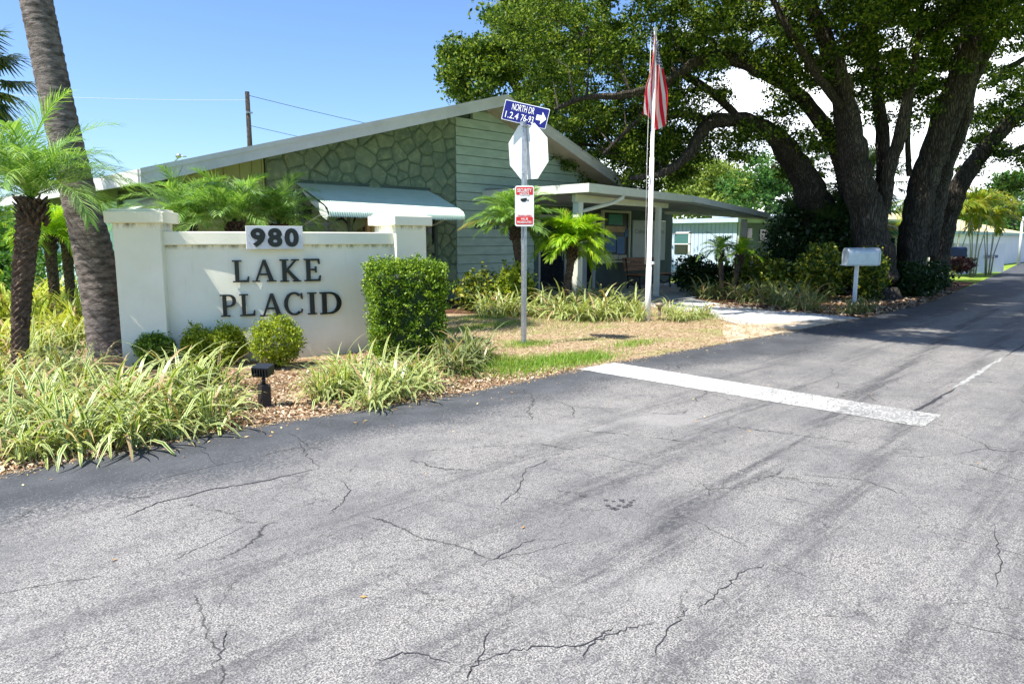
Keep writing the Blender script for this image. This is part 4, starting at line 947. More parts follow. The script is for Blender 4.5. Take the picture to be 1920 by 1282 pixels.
put_text('lettering', 'PROSECUTED', onsec(0, -.222, .005), sx_, sn, .20, .03, M['white'], sec, .02, .001)
mb = MB(); mb.prism([(-.055, .10), (.03, .115), (.035, .085), (.01, .06), (-.03, .06), (-.055, .08)], onsec, .001, .004); mb.prism([(.04, .085), (.06, .09), (.055, .07), (.04, .07)], onsec, .001, .004); o = mb.build('camera_emblem', M['black'], post); o.parent = sec

# ================================================================= FLAGPOLE AND FLAG
FP = Vector((11.19, 7.56, 0)); fpole = thing('flagpole', 'white telescopic flagpole standing in the dry lawn before the porch', 'flagpole', FP)
mb = MB(); mb.tube([FP+Vector((0, 0, -.05)), FP+Vector((0, 0, 1.0)), FP+Vector((0, 0, 1.001)), FP+Vector((0, 0, 3.0)), FP+Vector((0, 0, 3.001)), FP+Vector((0, 0, 5.2))], [.055, .052, .044, .042, .034, .028], 14); mb.build('pole', M['white'], fpole)
mb = MB(); mb.tube([FP+Vector((0, 0, 5.2)), FP+Vector((0, 0, 5.24)), FP+Vector((0, 0, 5.27))], [.03, .045, .02], 12); mb.build('truck', M['white'], fpole)
mb = MB(); mb.tube([FP+Vector((-.06, .05, 5.2)), FP+Vector((-.07, .06, 3)), FP+Vector((-.06, .05, 1.05))], .004, 5); mb.build('halyard', M['white'], fpole)
mb = MB(); mb.box(tuple(FP+Vector((.03, -.07, 1.05))), tuple(FP+Vector((.08, -.04, 1.10)))); mb.build('cleat', M['white'], fpole); mb = MB(); mb.box(tuple(FP+Vector((-.12, -.01, 2.62))), tuple(FP+Vector((-.03, .01, 2.66)))); mb.build('cleat', M['white'], fpole)
def flagmat():
    m, nt, p = new_mat('flagcloth'); u = N(nt, 'ShaderNodeUVMap'); sx = N(nt, 'ShaderNodeSeparateXYZ'); L(nt, u.outputs[0], sx.inputs[0])
    st = mth(nt, 'GREATER_THAN', mth(nt, 'FRACT', mth(nt, 'MULTIPLY', sx.outputs[1], 6.5)), .5)
    c = mixc(nt, st, (.72,.02,.05), (.88,.86,.86))
    can = mth(nt, 'MULTIPLY', mth(nt, 'LESS_THAN', sx.outputs[0], .3), mth(nt, 'GREATER_THAN', sx.outputs[1], .462))
    mpp = N(nt, 'ShaderNodeMapping'); mpp.inputs['Scale'].default_value = (27, 18, 1); L(nt, u.outputs[0], mpp.inputs['Vector'])
    vo = N(nt, 'ShaderNodeTexVoronoi'); vo.inputs['Randomness'].default_value = 0; vo.inputs['Scale'].default_value = 1; L(nt, mpp.outputs[0], vo.inputs['Vector'])
    cc_ = mixc(nt, mth(nt, 'LESS_THAN', vo.outputs['Distance'], .33), (.02,.03,.16), (.8,.8,.8))
    c = mixc(nt, can, c, cc_); L(nt, c, p.inputs['Base Color']); p.inputs['Roughness'].default_value = .8
    t = N(nt, 'ShaderNodeBsdfTranslucent'); L(nt, c, t.inputs['Color']); ms = N(nt, 'ShaderNodeMixShader'); ms.inputs[0].default_value = .45
    L(nt, p.outputs[0], ms.inputs[1]); L(nt, t.outputs[0], ms.inputs[2]); L(nt, ms.outputs[0], nt.nodes['Material Output'].inputs['Surface']); return m
nu, nvv = 60, 24; V = []; UV = []
lat = Vector((S, -S, 0)); dep = Vector((S, S, 0))
for j in range(nvv+1):
    for i in range(nu+1):
        s_ = i/nu; h = j/nvv; wd = .07+.31*min(1, s_*1.6)
        z = 5.16-.16*h-1.50*s_+.10*math.sin(h*7.5+.6)*s_**2
        fo = h*2*math.pi*1.9
        a_ = -.5*wd+wd*h+.055*math.sin(fo+s_*4.2)*(.3+s_)
        b_ = .10*math.cos(fo+s_*3.1)*(.25+s_)-.03
        q = FP+lat*(a_+.05*s_+.02*math.sin(s_*6))+dep*b_+Vector((0, 0, z)); V.append(q)
F = [(j*(nu+1)+i, j*(nu+1)+i+1, (j+1)*(nu+1)+i+1, (j+1)*(nu+1)+i) for j in range(nvv) for i in range(nu)]
for f_ in F:
    for k in f_: UV.append(((k % (nu+1))/nu, (k//(nu+1))/nvv))
fl = np_mesh('flag', [tuple(v) for v in V], F, flagmat(), None, True, UV); tag(fl, 'striped red and white flag hanging limp from the flagpole top', 'flag')

# ================================================================= MAILBOX and small furniture
MBX = Vector((16.39, 5.65, 0)); mail = thing('mailbox', 'large pale blue white mailbox on a single white post by the concrete path', 'mailbox', MBX)
mb = MB(); mb.box((-.035, -.035, -.05), (.035, .035, .95)); mb.build('post', M['mailpaint'], mail, False)
lat_ = R(-45)
def mrot(p, o=MBX): c_, s2 = math.cos(lat_), math.sin(lat_); return (p[0]*c_-p[1]*s2, p[0]*s2+p[1]*c_, p[2])
mb = MB(); pr_ = [(-.16, 0), (.16, 0), (.16, .26)]+[(.16*math.cos(R(a)), .26+.11*math.sin(R(a))) for a in range(15, 180, 15)]+[(-.16, .26)]
mb.prism(pr_, lambda u, v, d: mrot((d, u, .965+v)), -.27, .40); bevel(mb.build('box', M['mailpaint'], mail, False), .008)
mb = MB(); mb.prism([(u*1.04, v*1.02) for u, v in pr_], lambda u, v, d: mrot((d, u, .963+v)), .402, .43); mb.build('door', M['mailpaint'], mail, False)
mb = MB(); mb.prism([(-.36, -.14), (.36, -.14), (.36, .14), (-.36, .14)], lambda u, v, d: mrot((u+.05, v, .945+d)), 0, .018); mb.build('shelf', M['mailpaint'], mail, False)
#mb = MB(); mb.prism([(.30, 1.1), (.33, 1.1), (.33, 1.37), (.36, 1.40), (.27, 1.42), (.27, 1.36), (.30, 1.36)], lambda u, v, d: mrot((u, -.17+d, v)), -.006, .0); mb.build('flag', M['red'], mail, False)

spl = thing('garden_spotlight', 'black garden floodlight on a short post in front of the sign wall', 'spotlight', G(497, 762))
b0 = spl.location.copy(); mb = MB(); mb.box((b0.x-.05, b0.y-.05, 0), (b0.x+.05, b0.y+.05, .24)); mb.build('base', M['darkiron'], spl)
mb = MB(); mb.tube([(b0.x, b0.y, .22), (b0.x, b0.y, .34)], .02, 8); mb.build('stem', M['black'], spl)
mb = MB(); hx = [(-.09, -.06, .33), (.09, -.06, .33), (.09, .06, .36), (-.09, .06, .36)]; hy = [(-.10, -.07, .43), (.10, -.07, .43), (.10, .06, .46), (-.10, .06, .46)]
rt = R(-60)
rotv = lambda p: (b0.x+p[0]*math.cos(rt)-p[1]*math.sin(rt), b0.y+p[0]*math.sin(rt)+p[1]*math.cos(rt), p[2])
mb.hexa([rotv(p) for p in hx], [rotv(p) for p in hy])
for k in range(6): x = -.08+k*.032; mb.hexa([rotv((x-.004, -.085, .34)), rotv((x+.004, -.085, .34)), rotv((x+.004, -.062, .34)), rotv((x-.004, -.062, .34))], [rotv((x-.004, -.09, .42)), rotv((x+.004, -.09, .42)), rotv((x+.004, -.07, .42)), rotv((x-.004, -.07, .42))])
mb.build('lamp_head', M['black'], spl)
mb = MB(); mb.hexa([rotv((-.09, .062, .365)), rotv((.09, .062, .365)), rotv((.09, .066, .365)), rotv((-.09, .066, .365))], [rotv((-.09, .062, .455)), rotv((.09, .062, .455)), rotv((.09, .066, .455)), rotv((-.09, .066, .455))]); mb.build('lens', M['glass'], spl); spl.scale = (.85, .85, .85)
pll = thing('path_light', 'small bronze mushroom path light beside the flagpole foot', 'path light', G(1236, 600))
b0 = pll.location.copy(); mb = MB(); mb.tube([b0, b0+Vector((0, 0, .22))], .025, 8); mb.build('stem', M['brass'], pll)
mb = MB(); mb.tube([b0+Vector((0, 0, .2)), b0+Vector((0, 0, .25)), b0+Vector((0, 0, .27)), b0+Vector((0, 0, .32)), b0+Vector((0, 0, .33))], [.03, .04, .075, .095, .02], 14); mb.build('lamp_shade', M['brass'], pll)

# ================================================================= POLES AND WIRES BEHIND
up_ = thing('utility_pole', 'wooden utility pole rising behind the clubhouse roof', 'utility pole', (20.3, 43.3, 0))
mb = MB(); mb.tube([(20.3, 43.3, 0), (20.3, 43.3, 10.5)], [.19, .13], 10); mb.build('pole', M['bark'], up_)
def wire(a, b, sag, r_=.012):
    mb = MB(); a = Vector(a); b = Vector(b); mb.tube([a+(b-a)*t-Vector((0, 0, 4*sag*t*(1-t))) for t in [i/14 for i in range(15)]], r_, 5, False); return mb
wire((20.3, 43.3, 10.3), (62, 38, 8.4), .9, .016).build('wire', M['darkiron'], up_); wire((20.3, 43.3, 8.5), (60, 38, 6.6), .9, .014).build('wire', M['darkiron'], up_)
wire((20.3, 43.3, 10.0), (-20, 52, 9.5), 1.0, .016).build('wire', M['greypl'], up_)
mb = MB(); mb.box((20.1, 43.1, 9.2), (20.5, 43.2, 9.3)); mb.build('bracket', M['post'], up_)
sl_ = thing('street_lamp', 'distant curved arm street lamp just above the roof line', 'street lamp', (7, 60, 0))
c0 = PD(325, 325, 50); sl_.location = (c0.x, c0.y, 0)
mb = MB(); mb.tube([(c0.x, c0.y, 0), (c0.x, c0.y, c0.z), PD(328, 302, 50), PD(338, 293, 50), PD(350, 294, 50)], [.1, .07, .06, .05, .04], 8); mb.build('pole', M['post'], sl_)
mb = MB(); a_ = PD(330, 293, 50); b_ = PD(340, 292, 50); mb.tube([a_, (a_+b_)/2, b_], [.1, .18, .1], 8); mb.build('lamp_head', M['post'], sl_)

# ================================================================= NEIGHBOURING HOUSES
h2 = thing('mobile_home', 'pale blue mobile home with vertical siding seen under the porch roof', 'house', (25, 13.2, 0))
mb = MB(); mb.box((25.02, 13.0, .25), (40, 19, 2.16)); mb.build('wall', M['shadedhouse'], h2)
mb = MB()
y = 13.0
while y < 18.9: mb.box((24.985, y, .25), (25.018, y+.165, 2.16)); y += .18
mb.build('siding', M['bluehouse'], h2)
mb = MB(); mb.box((24.99, 13.02, .0), (25.01, 19, .25)); mb.build('skirting', M['greypl'], h2)
mb = MB(); mb.box((24.75, 12.85, 2.16), (40, 19.4, 2.32)); mb.box((24.9, 10.6, 2.34), (42, 14, 2.42)); mb.build('roof', M['bluehouse'], h2)
wn = MB(); ya, yb = PX(1292, 460, 25).y, PX(1266, 460, 25).y; wn.box((24.96, ya, .95), (24.983, yb, 1.32)); w_ = wn.build('window', M['glass'], h2)
mb = MB(); mb.box((24.95, ya, 1.36), (24.983, yb, 1.75)); o = mb.build('blind', M['blind'], h2); o.parent = w_
mb = MB(); mb.box((24.93, ya-.08, 1.32), (24.983, yb, 1.36)); mb.box((24.93, ya-.08, .9), (24.983, ya, 1.8)); mb.box((24.93, ya-.08, 1.75), (24.983, yb, 1.82)); o = mb.build('frame', M['white'], h2); o.parent = w_
mb = MB(); mb.box((25.0, 10.8, 0), (25.06, 10.86, 2.34)); mb.box((25.03, 12.92, .25), (25.1, 12.99, 2.16)); mb.build('post', M['trimgrey'], h2)
for i, (px0, px1, y0, y1) in enumerate(((1424, 1436, 430, 452), (1446, 1462, 425, 462), (1400, 1408, 428, 448))):
    a = PY(px0, y0, 13.0); b = PY(px1, y1, 13.0); mb = MB(); mb.box((a.x, 12.96, b.z), (b.x, 12.985, a.z)); wq = mb.build('window', M['glass'], h2)
    mb = MB(); mb.box((a.x-.06, 12.97, (a.z+b.z)/2-.02), (b.x+.06, 12.959+.03, (a.z+b.z)/2+.02)); mb.box((a.x-.07, 12.95, b.z-.05), (b.x+.07, 12.995, b.z-.001)); o = mb.build('frame', M['trimgrey'], h2); o.parent = wq
h3 = thing('white_house', 'low white house with a teal eave and tan roof beyond the oaks', 'house', (39, 10, 0))
mb = MB(); mb.box((40, 9.6, 0), (60, 19, 1.85)); mb.build('wall', M['whitehouse'], h3)
mb = MB(); mb.box((39.7, 9.3, 1.8), (60, 19.3, 1.95)); mb.build('eave', M['tealtrim'], h3)
mb = MB(); mb.prism([(9.4, 1.951), (19.2, 1.951), (14.3, 3.1)], lambda u, v, d: (d, u, v), 39.8, 59); mb.build('roof', M['tanroof'], h3)
mb = MB(); mb.box((39.95, 12.0, 1.0), (39.99, 13.4, 1.6)); mb.build('window', M['glass'], h3)
w3 = thing('low_white_wall', 'low bright white wall panel carrying a small blue number plaque', 'wall', (37, 8.5, 0))
c0, c1 = PD(1788, 480, 31), PD(1884, 480, 33.5)
mb = MB(); mb.hexa([(c0.x, c0.y, 0), (c1.x, c1.y, 0), (c1.x+.15, c1.y+.15, 0), (c0.x+.15, c0.y+.15, 0)], [(c0.x, c0.y, 1.35), (c1.x, c1.y, 1.35), (c1.x+.15, c1.y+.15, 1.35), (c0.x+.15, c0.y+.15, 1.35)]); mb.build('panel', M['whitehouse'], w3)
a, b = PD(1848, 484, 32.4), PD(1870, 478, 32.9); mb = MB(); off = Vector((-.03, -.03, 0))
mb.hexa([(a.x-.04, a.y-.04, a.z), (b.x-.04, b.y-.04, a.z), (b.x, b.y, a.z), (a.x, a.y, a.z)], [(a.x-.04, a.y-.04, b.z), (b.x-.04, b.y-.04, b.z), (b.x, b.y, b.z), (a.x, a.y, b.z)]); plq = mb.build('plaque', M['blue'], w3)
xq = (b-a); xq.z = 0; xq.normalize(); nq = Vector((xq.y, -xq.x, 0))
put_text('plaque_number', '76', tuple((a+b)/2+nq*.07), xq, nq, .3, .1, M['white'], plq, .01, .002)
h4 = thing('far_house', 'distant white flat roofed house at the bend of the road', 'house', PD(1915, 485, 60))
a = PD(1880, 480, 55); mb = MB(); mb.box((a.x, a.y-9, 0), (a.x+14, a.y+1, 1.75)); mb.build('wall', M['whitehouse'], h4)
mb = MB(); mb.box((a.x-.5, a.y-9.5, 1.75), (a.x+14.5, a.y+1.5, 2.0)); mb.build('roof', M['greypl'], h4)
a = PD(1911, 480, 42); lp = thing('leaning_pole', 'grey pole leaning slightly beside the far lawn', 'pole', (a.x, a.y, 0))
b = PD(1918, 405, 42); mb = MB(); mb.tube([(a.x, a.y, 0), b], [.09, .06], 8); mb.build('pole', M['greypl'], lp)
# neighbour's dark blue mailbox
a = PD(1768, 528, 24.5); nm = thing('mailbox', 'dark blue mailbox on a dark post in the shade below the right oak', 'mailbox', (a.x, a.y, 0))
mb = MB(); mb.box((-.05, -.05, 0), (.05, .05, .95)); mb.build('post', M['darkiron'], nm, False)
mb = MB(); mb.prism(pr_, lambda u, v, d: mrot((d+.25, u, .94+v*.9)), -.35, .40); bevel(mb.build('box', simple('navy', (.02,.035,.09), .4), nm, False), .01)

# ================================================================= OAKS
def oak(name_label, limbs, regs, seed, extra=None, leaf=.095, per=150, crad=.46, m='oakleaf', grp='oaks', loc=None, twigs=True):
    r = np.random.default_rng(seed); x, y, D, q = limbs[0][0]; p = PD(x, y, D); t = thing('oak_tree', name_label, 'tree', loc or (p.x, p.y, 0), 0, grp)
    mb = MB(); nodes = []
    for i, l in enumerate(limbs):
        o_, r_ = limb(mb, l, seed=seed*10+i, n=14 if i == 0 else 10); nodes += o_
        if i == 0:
            a = o_[0]; mb.tube([(a.x, a.y, -.1), (a.x, a.y, min(a.z*.5, .3)), a], [r_[0]*1.45, r_[0]*1.15, r_[0]], 14)
    c = []
    for q in regs: c += region(*q, r)
    if extra: c += extra(r)
    nn = np.array([tuple(q) for q in nodes])
    if twigs:
        for k in range(0, len(c), 4):      # branchlets that reach from the limbs to the leaf clumps
            pc = np.array(c[k]); dd = np.linalg.norm(nn-pc, axis=1); j = int(np.argmin(dd+r.uniform(0, .6, len(dd))))
            if dd[j] < 2.6:
                a = Vector(nn[j]); b = Vector(pc); mid_ = (a+b)/2+Vector(r.normal(size=3)*.18*dd[j]*.5)+Vector((0, 0, .15*dd[j])); mb.tube([a, mid_, b], [.014+.008*dd[j], .012, .006], 5, False)
    mb.build('trunk', M['bark'], t)
    P = clumps(c, r.uniform(crad*.45, crad*1.1, len(c)), per, r, .6); V, F = leaf_quads(P, leaf, r, .4, .55)
    np_mesh('crown', V, F, M[m], t); return t
def shade_canopy(gx0, gx1, gy0, gy1, z0, z1, n):  # leaf clumps mostly out of view, added for the shade they cast
    """mostly unseen canopy, placed sunward to shade the ground between gx and gy"""
    def f_(r):
        out = []
        while len(out) < n:
            gx, gy, z = r.uniform(gx0, gx1), r.uniform(gy0, gy1), r.uniform(z0, z1); k = z/math.tan(SUN_EL)
            x, y = gx-math.cos(SUN_TR)*k, gy-math.sin(SUN_TR)*k
            if math.sin(gx*1.3+seedphase)*math.sin(gy*1.7+gx*.4) > .55 and r.random() < .8: continue
            rr2 = (x-y)*S; ff = (x+y)*S; pxx = 960+FPX*rr2/ff; pyy = HOR-(z-CH)/ff*1334
            if pyy > -25 and not (pxx > 1180 and pyy < 70 and r.random() < .45): continue
            out.append((x, y, z))
        return out
    return f_
seedphase = .7
oak('big live oak whose left trunk bends over into long arching limbs above the porch',
    [[(1545, 520, 20.5, 46), (1532, 400, 20.3, 40), (1500, 320, 20, 34), (1455, 255, 19.6, 26), (1400, 226, 19.2, 20), (1330, 232, 18.9, 16), (1290, 290, 18.7, 12), (1240, 325, 18.6, 9), (1180, 335, 18.5, 5)],
     [(1600, 400, 20, 26), (1572, 290, 19.6, 22), (1530, 215, 19.2, 19), (1485, 168, 18.9, 17), (1430, 135, 18.6, 16), (1370, 108, 18.3, 15), (1310, 112, 18, 13), (1262, 148, 17.8, 11), (1225, 165, 17.7, 11), (1160, 180, 17.6, 9), (1100, 183, 17.6, 7), (1040, 205, 17.8, 5)],
     [(1390, 225, 19.2, 10), (1330, 170, 19.8, 10), (1280, 140, 20.5, 9), (1180, 90, 21.5, 7), (1080, 60, 22.5, 5)],
     [(1262, 148, 17.8, 8), (1200, 220, 18.5, 6), (1130, 290, 19.2, 4)], [(1360, 235, 19, 9), (1250, 215, 19.8, 8), (1160, 270, 20.8, 5), (1080, 270, 21.5, 4)]],
    [(1050, 60, 130, 90, 20.5, 1.8, 85), (1120, 170, 150, 90, 20.5, 1.6, 95), (1240, 90, 120, 100, 19.5, 2, 80), (1230, 255, 100, 60, 20.5, 1.2, 62), (1170, 330, 110, 50, 22, 1.2, 44), (1330, 60, 100, 70, 19.5, 2, 56), (1080, 250, 70, 70, 21.5, 1.5, 36), (1250, 190, 60, 50, 19, 1.2, 22), (1330, 190, 50, 30, 19.5, 1, 9), (1400, 255, 26, 30, 19, .6, 5), (1560, 240, 28, 30, 19, .8, 6), (1500, 320, 40, 40, 20.6, .6, 12), (1280, 300, 60, 50, 21.5, 1.2, 30), (1345, 270, 36, 30, 21, 1, 7), (1210, 290, 60, 50, 20, 1, 26), (1410, 275, 40, 40, 20.5, .8, 9), (1460, 210, 40, 40, 19.2, .8, 12), (1520, 270, 36, 30, 19.5, .8, 8)],
    11, shade_canopy(14.2, 21, 4.2, 11, 6, 10.5, 420))
oak('central live oak with a thick upright trunk splitting into three behind the mailbox',
    [[(1645, 540, 18.4, 46), (1636, 460, 18.4, 42), (1620, 380, 18.4, 40), (1603, 300, 18.3, 35), (1590, 220, 18.2, 31), (1572, 140, 18.1, 27), (1545, 70, 18, 21), (1515, 0, 18, 16), (1480, -80, 18, 10)],
     [(1640, 430, 18.7, 24), (1656, 330, 18.8, 17), (1652, 230, 18.9, 14), (1640, 120, 19, 12), (1632, 0, 19, 10), (1625, -100, 19, 6)],
     [(1655, 400, 18.6, 20), (1668, 320, 18.4, 17), (1688, 255, 18.2, 14), (1702, 180, 18, 11), (1720, 90, 17.9, 7), (1730, 0, 18, 5)],
     [(1590, 220, 18.2, 12), (1540, 150, 17.5, 10), (1480, 60, 17, 8), (1440, -20, 17, 5)]],
    [(1440, 50, 100, 80, 18.5, 2, 62), (1560, 60, 100, 90, 18.6, 2, 74), (1680, 70, 90, 100, 19, 2, 74), (1650, 170, 60, 60, 19.6, 1, 30), (1510, 130, 50, 40, 18.5, 1.4, 16), (1720, 190, 40, 50, 19.5, 1, 16), (1460, 140, 60, 30, 19, 1.2, 12)],
    12, shade_canopy(11.6, 24, -.8, 5.2, 6, 11, 2000))
oak('live oak with a massive rightward slanting double trunk near the road',
    [[(1706, 535, 19.6, 40), (1714, 450, 19.6, 38), (1724, 380, 19.5, 36), (1748, 300, 19.3, 33), (1780, 210, 19, 32), (1808, 120, 18.8, 28), (1828, 40, 18.6, 25), (1850, -60, 18.4, 18)],
     [(1735, 480, 20.3, 26), (1752, 380, 20.3, 26), (1775, 300, 20.1, 26), (1805, 220, 19.8, 24), (1820, 160, 19.5, 18), (1850, 100, 19.3, 14), (1880, 45, 19.2, 11), (1920, -10, 19, 8)],
     [(1705, 330, 19.4, 7), (1702, 250, 19.2, 6), (1712, 160, 19, 4)]],
    [(1790, 50, 80, 80, 19.5, 1.8, 62), (1770, 160, 50, 60, 20.3, .9, 18), (1890, 60, 60, 60, 19.5, 1.5, 22)],
    13, shade_canopy(20, 32, -1, 7, 6.5, 12, 1000))
oak('slimmer live oak leaning right over the street beside the arching palms',
    [[(1762, 520, 23, 22), (1764, 470, 23, 22), (1778, 410, 22.8, 22), (1802, 345, 22.5, 21), (1848, 280, 22.2, 18), (1898, 225, 22, 14), (1950, 175, 22, 10), (2020, 120, 22, 6)],
     [(1848, 280, 22.2, 9), (1885, 290, 22, 8), (1930, 270, 22, 6)], [(1860, 160, 22.5, 9), (1890, 130, 22.4, 8), (1940, 100, 22.2, 6)]],
    [(1880, 180, 60, 60, 22.3, 1.4, 40), (1850, 240, 36, 30, 22.6, .8, 12), (1900, 290, 30, 26, 22, .8, 9), (1815, 300, 26, 40, 23, .8, 9), (1895, 345, 25, 20, 22, .6, 5)],
    14, shade_canopy(30, 42, -1, 5.6, 7, 12, 420))
oak('rounded oak crown rising behind the roof ridge, left of the other oaks',
    [[(1010, 440, 30, 22), (1000, 300, 30, 18), (985, 200, 30, 14), (950, 140, 30, 9), (900, 120, 30, 5)], [(985, 220, 30, 9), (1040, 150, 30, 8), (1090, 100, 30, 5)]],
    [(880, 135, 52, 55, 28, 2.4, 62), (930, 110, 50, 45, 28, 2.4, 46), (860, 100, 36, 30, 28, 1.5, 14), (1000, 150, 90, 90, 28, 2.4, 110), (1060, 60, 90, 60, 27, 2.5, 60), (960, 25, 50, 26, 25, 1.5, 22), (1000, 20, 60, 30, 25, 1.5, 22), (1090, 260, 80, 80, 28, 2, 70)],
    15, None, .15, 120, .68)
oak('sunlit yellow green tree beyond the porch roof', [[(1330, 450, 40, 12), (1325, 380, 40, 9), (1320, 320, 40, 6)]],
    [(1325, 345, 75, 45, 38, 2, 100), (1370, 370, 50, 35, 37, 2, 40), (1300, 380, 60, 40, 38, 2, 50), (1280, 320, 20, 20, 38, 2, 8)], 16, None, .2, 90, .8, 'suntree', 'trees beyond the porch')
oak('fresh green tree between the yellow tree and the oak trunks', [[(1440, 450, 36, 11), (1442, 370, 36, 8), (1450, 310, 36, 5)], [(1442, 390, 36, 5), (1410, 340, 36, 4)], [(1442, 380, 36, 5), (1480, 330, 36, 4)]],
    [(1440, 325, 50, 36, 36, 2, 42), (1400, 360, 40, 36, 36, 2, 32), (1475, 365, 30, 44, 36, 2, 30)], 17, None, .18, 80, .75, 'greenleaf', 'trees beyond the porch')
oak('distant green tree at the end of the road on the right', [[(1900, 470, 60, 8), (1902, 380, 60, 5)]],
    [(1900, 380, 50, 60, 62, 3, 60), (1840, 400, 40, 40, 64, 3, 30)], 18, None, .3, 90, 1.3, 'greenleaf', 'trees at the road end')
# distant treeline on the left and straight ahead (reads as one mass)
r = np.random.default_rng(31); c = []
for i in range(520): c.append(tuple(PD(r.uniform(-250, 330), r.uniform(405, 470), r.uniform(55, 75))))
for i in range(260): c.append(tuple(PD(r.uniform(1450, 1950), r.uniform(400, 470), r.uniform(70, 85))))
P = clumps(c, 2.2, 70, r, .7); V, F = leaf_quads(P, .45, r, .4, .6)
tag(np_mesh('far_trees', V, F, M['greenleaf']), 'far off band of green trees at the horizon', None, None, 'stuff')

# ================================================================= PALMS
def pygmy(label, base, top, crown_c, nf, ln, seed, r0=.09, r1=.11, ll=.28, lw=.02, m='palm', el0=-30, droop=1.4, grp=None, mid=None, boots=True, nl=34, old=0):
    r = np.random.default_rng(seed); t = thing('date_palm', label, 'palm tree', (base.x, base.y, 0), 0, grp)
    mb = MB(); md = mid if mid is not None else (base+top)/2
    date_trunk(mb, [Vector((base.x, base.y, -.05)), md, top], r0, r1, seed)
    if boots:
        for i in range(46):
            a = i*2.4; z = .28*(i/46); q = top+Vector((math.cos(a)*r1*.9, math.sin(a)*r1*.9, -.30+z)); mb.tube([q, q+Vector((math.cos(a)*.07, math.sin(a)*.07, .08))], [.022, .006], 5)
    mb.build('trunk', M['datebark'], t)
    V, F = palm_crown(tuple(top), nf, ln, r, ll, lw, el0, 82, droop, nl)
    np_mesh('crown', V, F, M[m], t)
    if old:
        V = []; F = []
        for i in range(old):
            v, f = frond_geo(tuple(top), R(135+i*40), R(18), ln*1.05, 1.0, r, nl, ll, lw, .1, .9); k = len(V); V += v; F += [tuple(a+k for a in q) for q in f]
        np_mesh('old_frond', np.array(V), np.array(F), M['palmold'], t)
    return t
B = G(35, 700); B.z = 0; D1 = 7.9
pygmy('pygmy date palm at the far left with a bristly dark trunk', B, PD(58, 372, D1), None, 32, 1.36, 41, .068, .118, .30, .011, 'palm', 14, 1.5, mid=PD(42, 540, D1), nl=50)
B = PD(1053, 582, 15.2); B.z = 0
pygmy('bright date palm with an s-shaped trunk right of the sign post', B, PD(1073, 462, 15.2), None, 54, 1.0, 42, .055, .088, .32, .02, 'palmlit', 2, 1.5, mid=PD(1066, 520, 15.2), nl=40)
B = PD(1010, 578, 15.6); B.z = 0
pygmy('date palm bending left behind the sign post with one yellow frond', B, PD(966, 425, 15.3), None, 38, 1.15, 43, .055, .088, .30, .018, 'palm', 8, 1.4, mid=PD(975, 495, 15.4), nl=40, old=1)
for i, (px, py, Dd, nf, ln) in enumerate(((350, 420, 11.4, 26, 1.1), (440, 416, 11.2, 28, 1.1), (522, 420, 11.6, 24, 1.0))):
    tp = PD(px, py, Dd); pygmy(('low date palm behind the left end of the sign wall', 'date palm behind the number plate', 'date palm between the number plate and the awning')[i], Vector((tp.x, tp.y, 0)), tp, None, nf, ln*1.05, 44+i, .07, .11, .30, .012, 'palm', 5, 1.35, 'date palms behind the sign wall', nl=46)
for i, (px, py, bx, by, Dd, ln) in enumerate(((1350, 470, 1355, 552, 18.8, .75), (1387, 478, 1372, 556, 18.6, .72))):
    tp = PD(px, py, Dd); b_ = PD(bx, by, Dd); b_.z = 0
    pygmy(('small date palm with a dark straight trunk in the bed right of the porch', 'small date palm with a pale leaning trunk in the bed right of the porch')[i], b_, tp, None, 16, ln, 50+i, .045, .07, .2, .02, 'palmlit' if i else 'palm', -5, 1.6, 'small palms in the porch bed', nl=22)
for i, (px, py, Dd, ln) in enumerate(((92, 440, 13.5, .8), (122, 432, 14.2, .9), (-30, 420, 12, 1.0))):
    tp = PD(px, py, Dd); pygmy(('small date palm in the left bed behind the bristly trunk', 'small date palm left of the leaning palm trunk', 'date palm at the left picture edge')[i], Vector((tp.x, tp.y, 0)), tp, None, 30, ln, 55+i, .07, .10, .26, .014, 'palmlit', -5, 1.4, 'palms in the left bed', nl=26)
# tall leaning cabbage palm
t = thing('cabbage_palm', 'tall cabbage palm with a thick grey trunk leaning left beside the sign wall', 'palm tree', PD(210, 672, 9.3)); t.location.z = 0
path = [(218, 700, 9.3, 50), (208, 655, 9.3, 43), (192, 560, 9.3, 39), (172, 460, 9.3, 37), (146, 360, 9.3, 33), (122, 260, 9.3, 31), (100, 160, 9.3, 30), (80, 60, 9.3, 29), (64, -20, 9.3, 29)]
P = [PD(x, y, D) for x, y, D, q in path]; W = [q*.9/FPX*D for x, y, D, q in path]
d = (P[-1]-P[-2]); P += [P[-1]+d*2.5+Vector((0, 0, .3)), P[-1]+d*5.5+Vector((0, 0, 1.2)), P[-1]+d*8+Vector((0, 0, 2.6))]; W += [.19, .185, .18]; P[0].z = -.1
mb = MB(); out = []; rad = []; rr = random.Random(9)
for i in range(len(P)-1):
    p0 = P[max(i-1, 0)]; p1 = P[i]; p2 = P[i+1]; p3 = P[min(i+2, len(P)-1)]; n = max(4, int((p2-p1).length/.035))
    for k in range(n):
        u = k/n; out.append(.5*((2*p1)+(p2-p0)*u+(2*p0-5*p1+4*p2-p3)*u*u+(3*p1-p0-3*p2+p3)*u**3)); rad.append((W[i]*(1-u)+W[i+1]*u)*(1+.022*((len(out) % 3)-1)+rr.uniform(-.012, .012)))
mb.tube(out, rad, 28); mb.build('trunk', M['palmbark'], t)
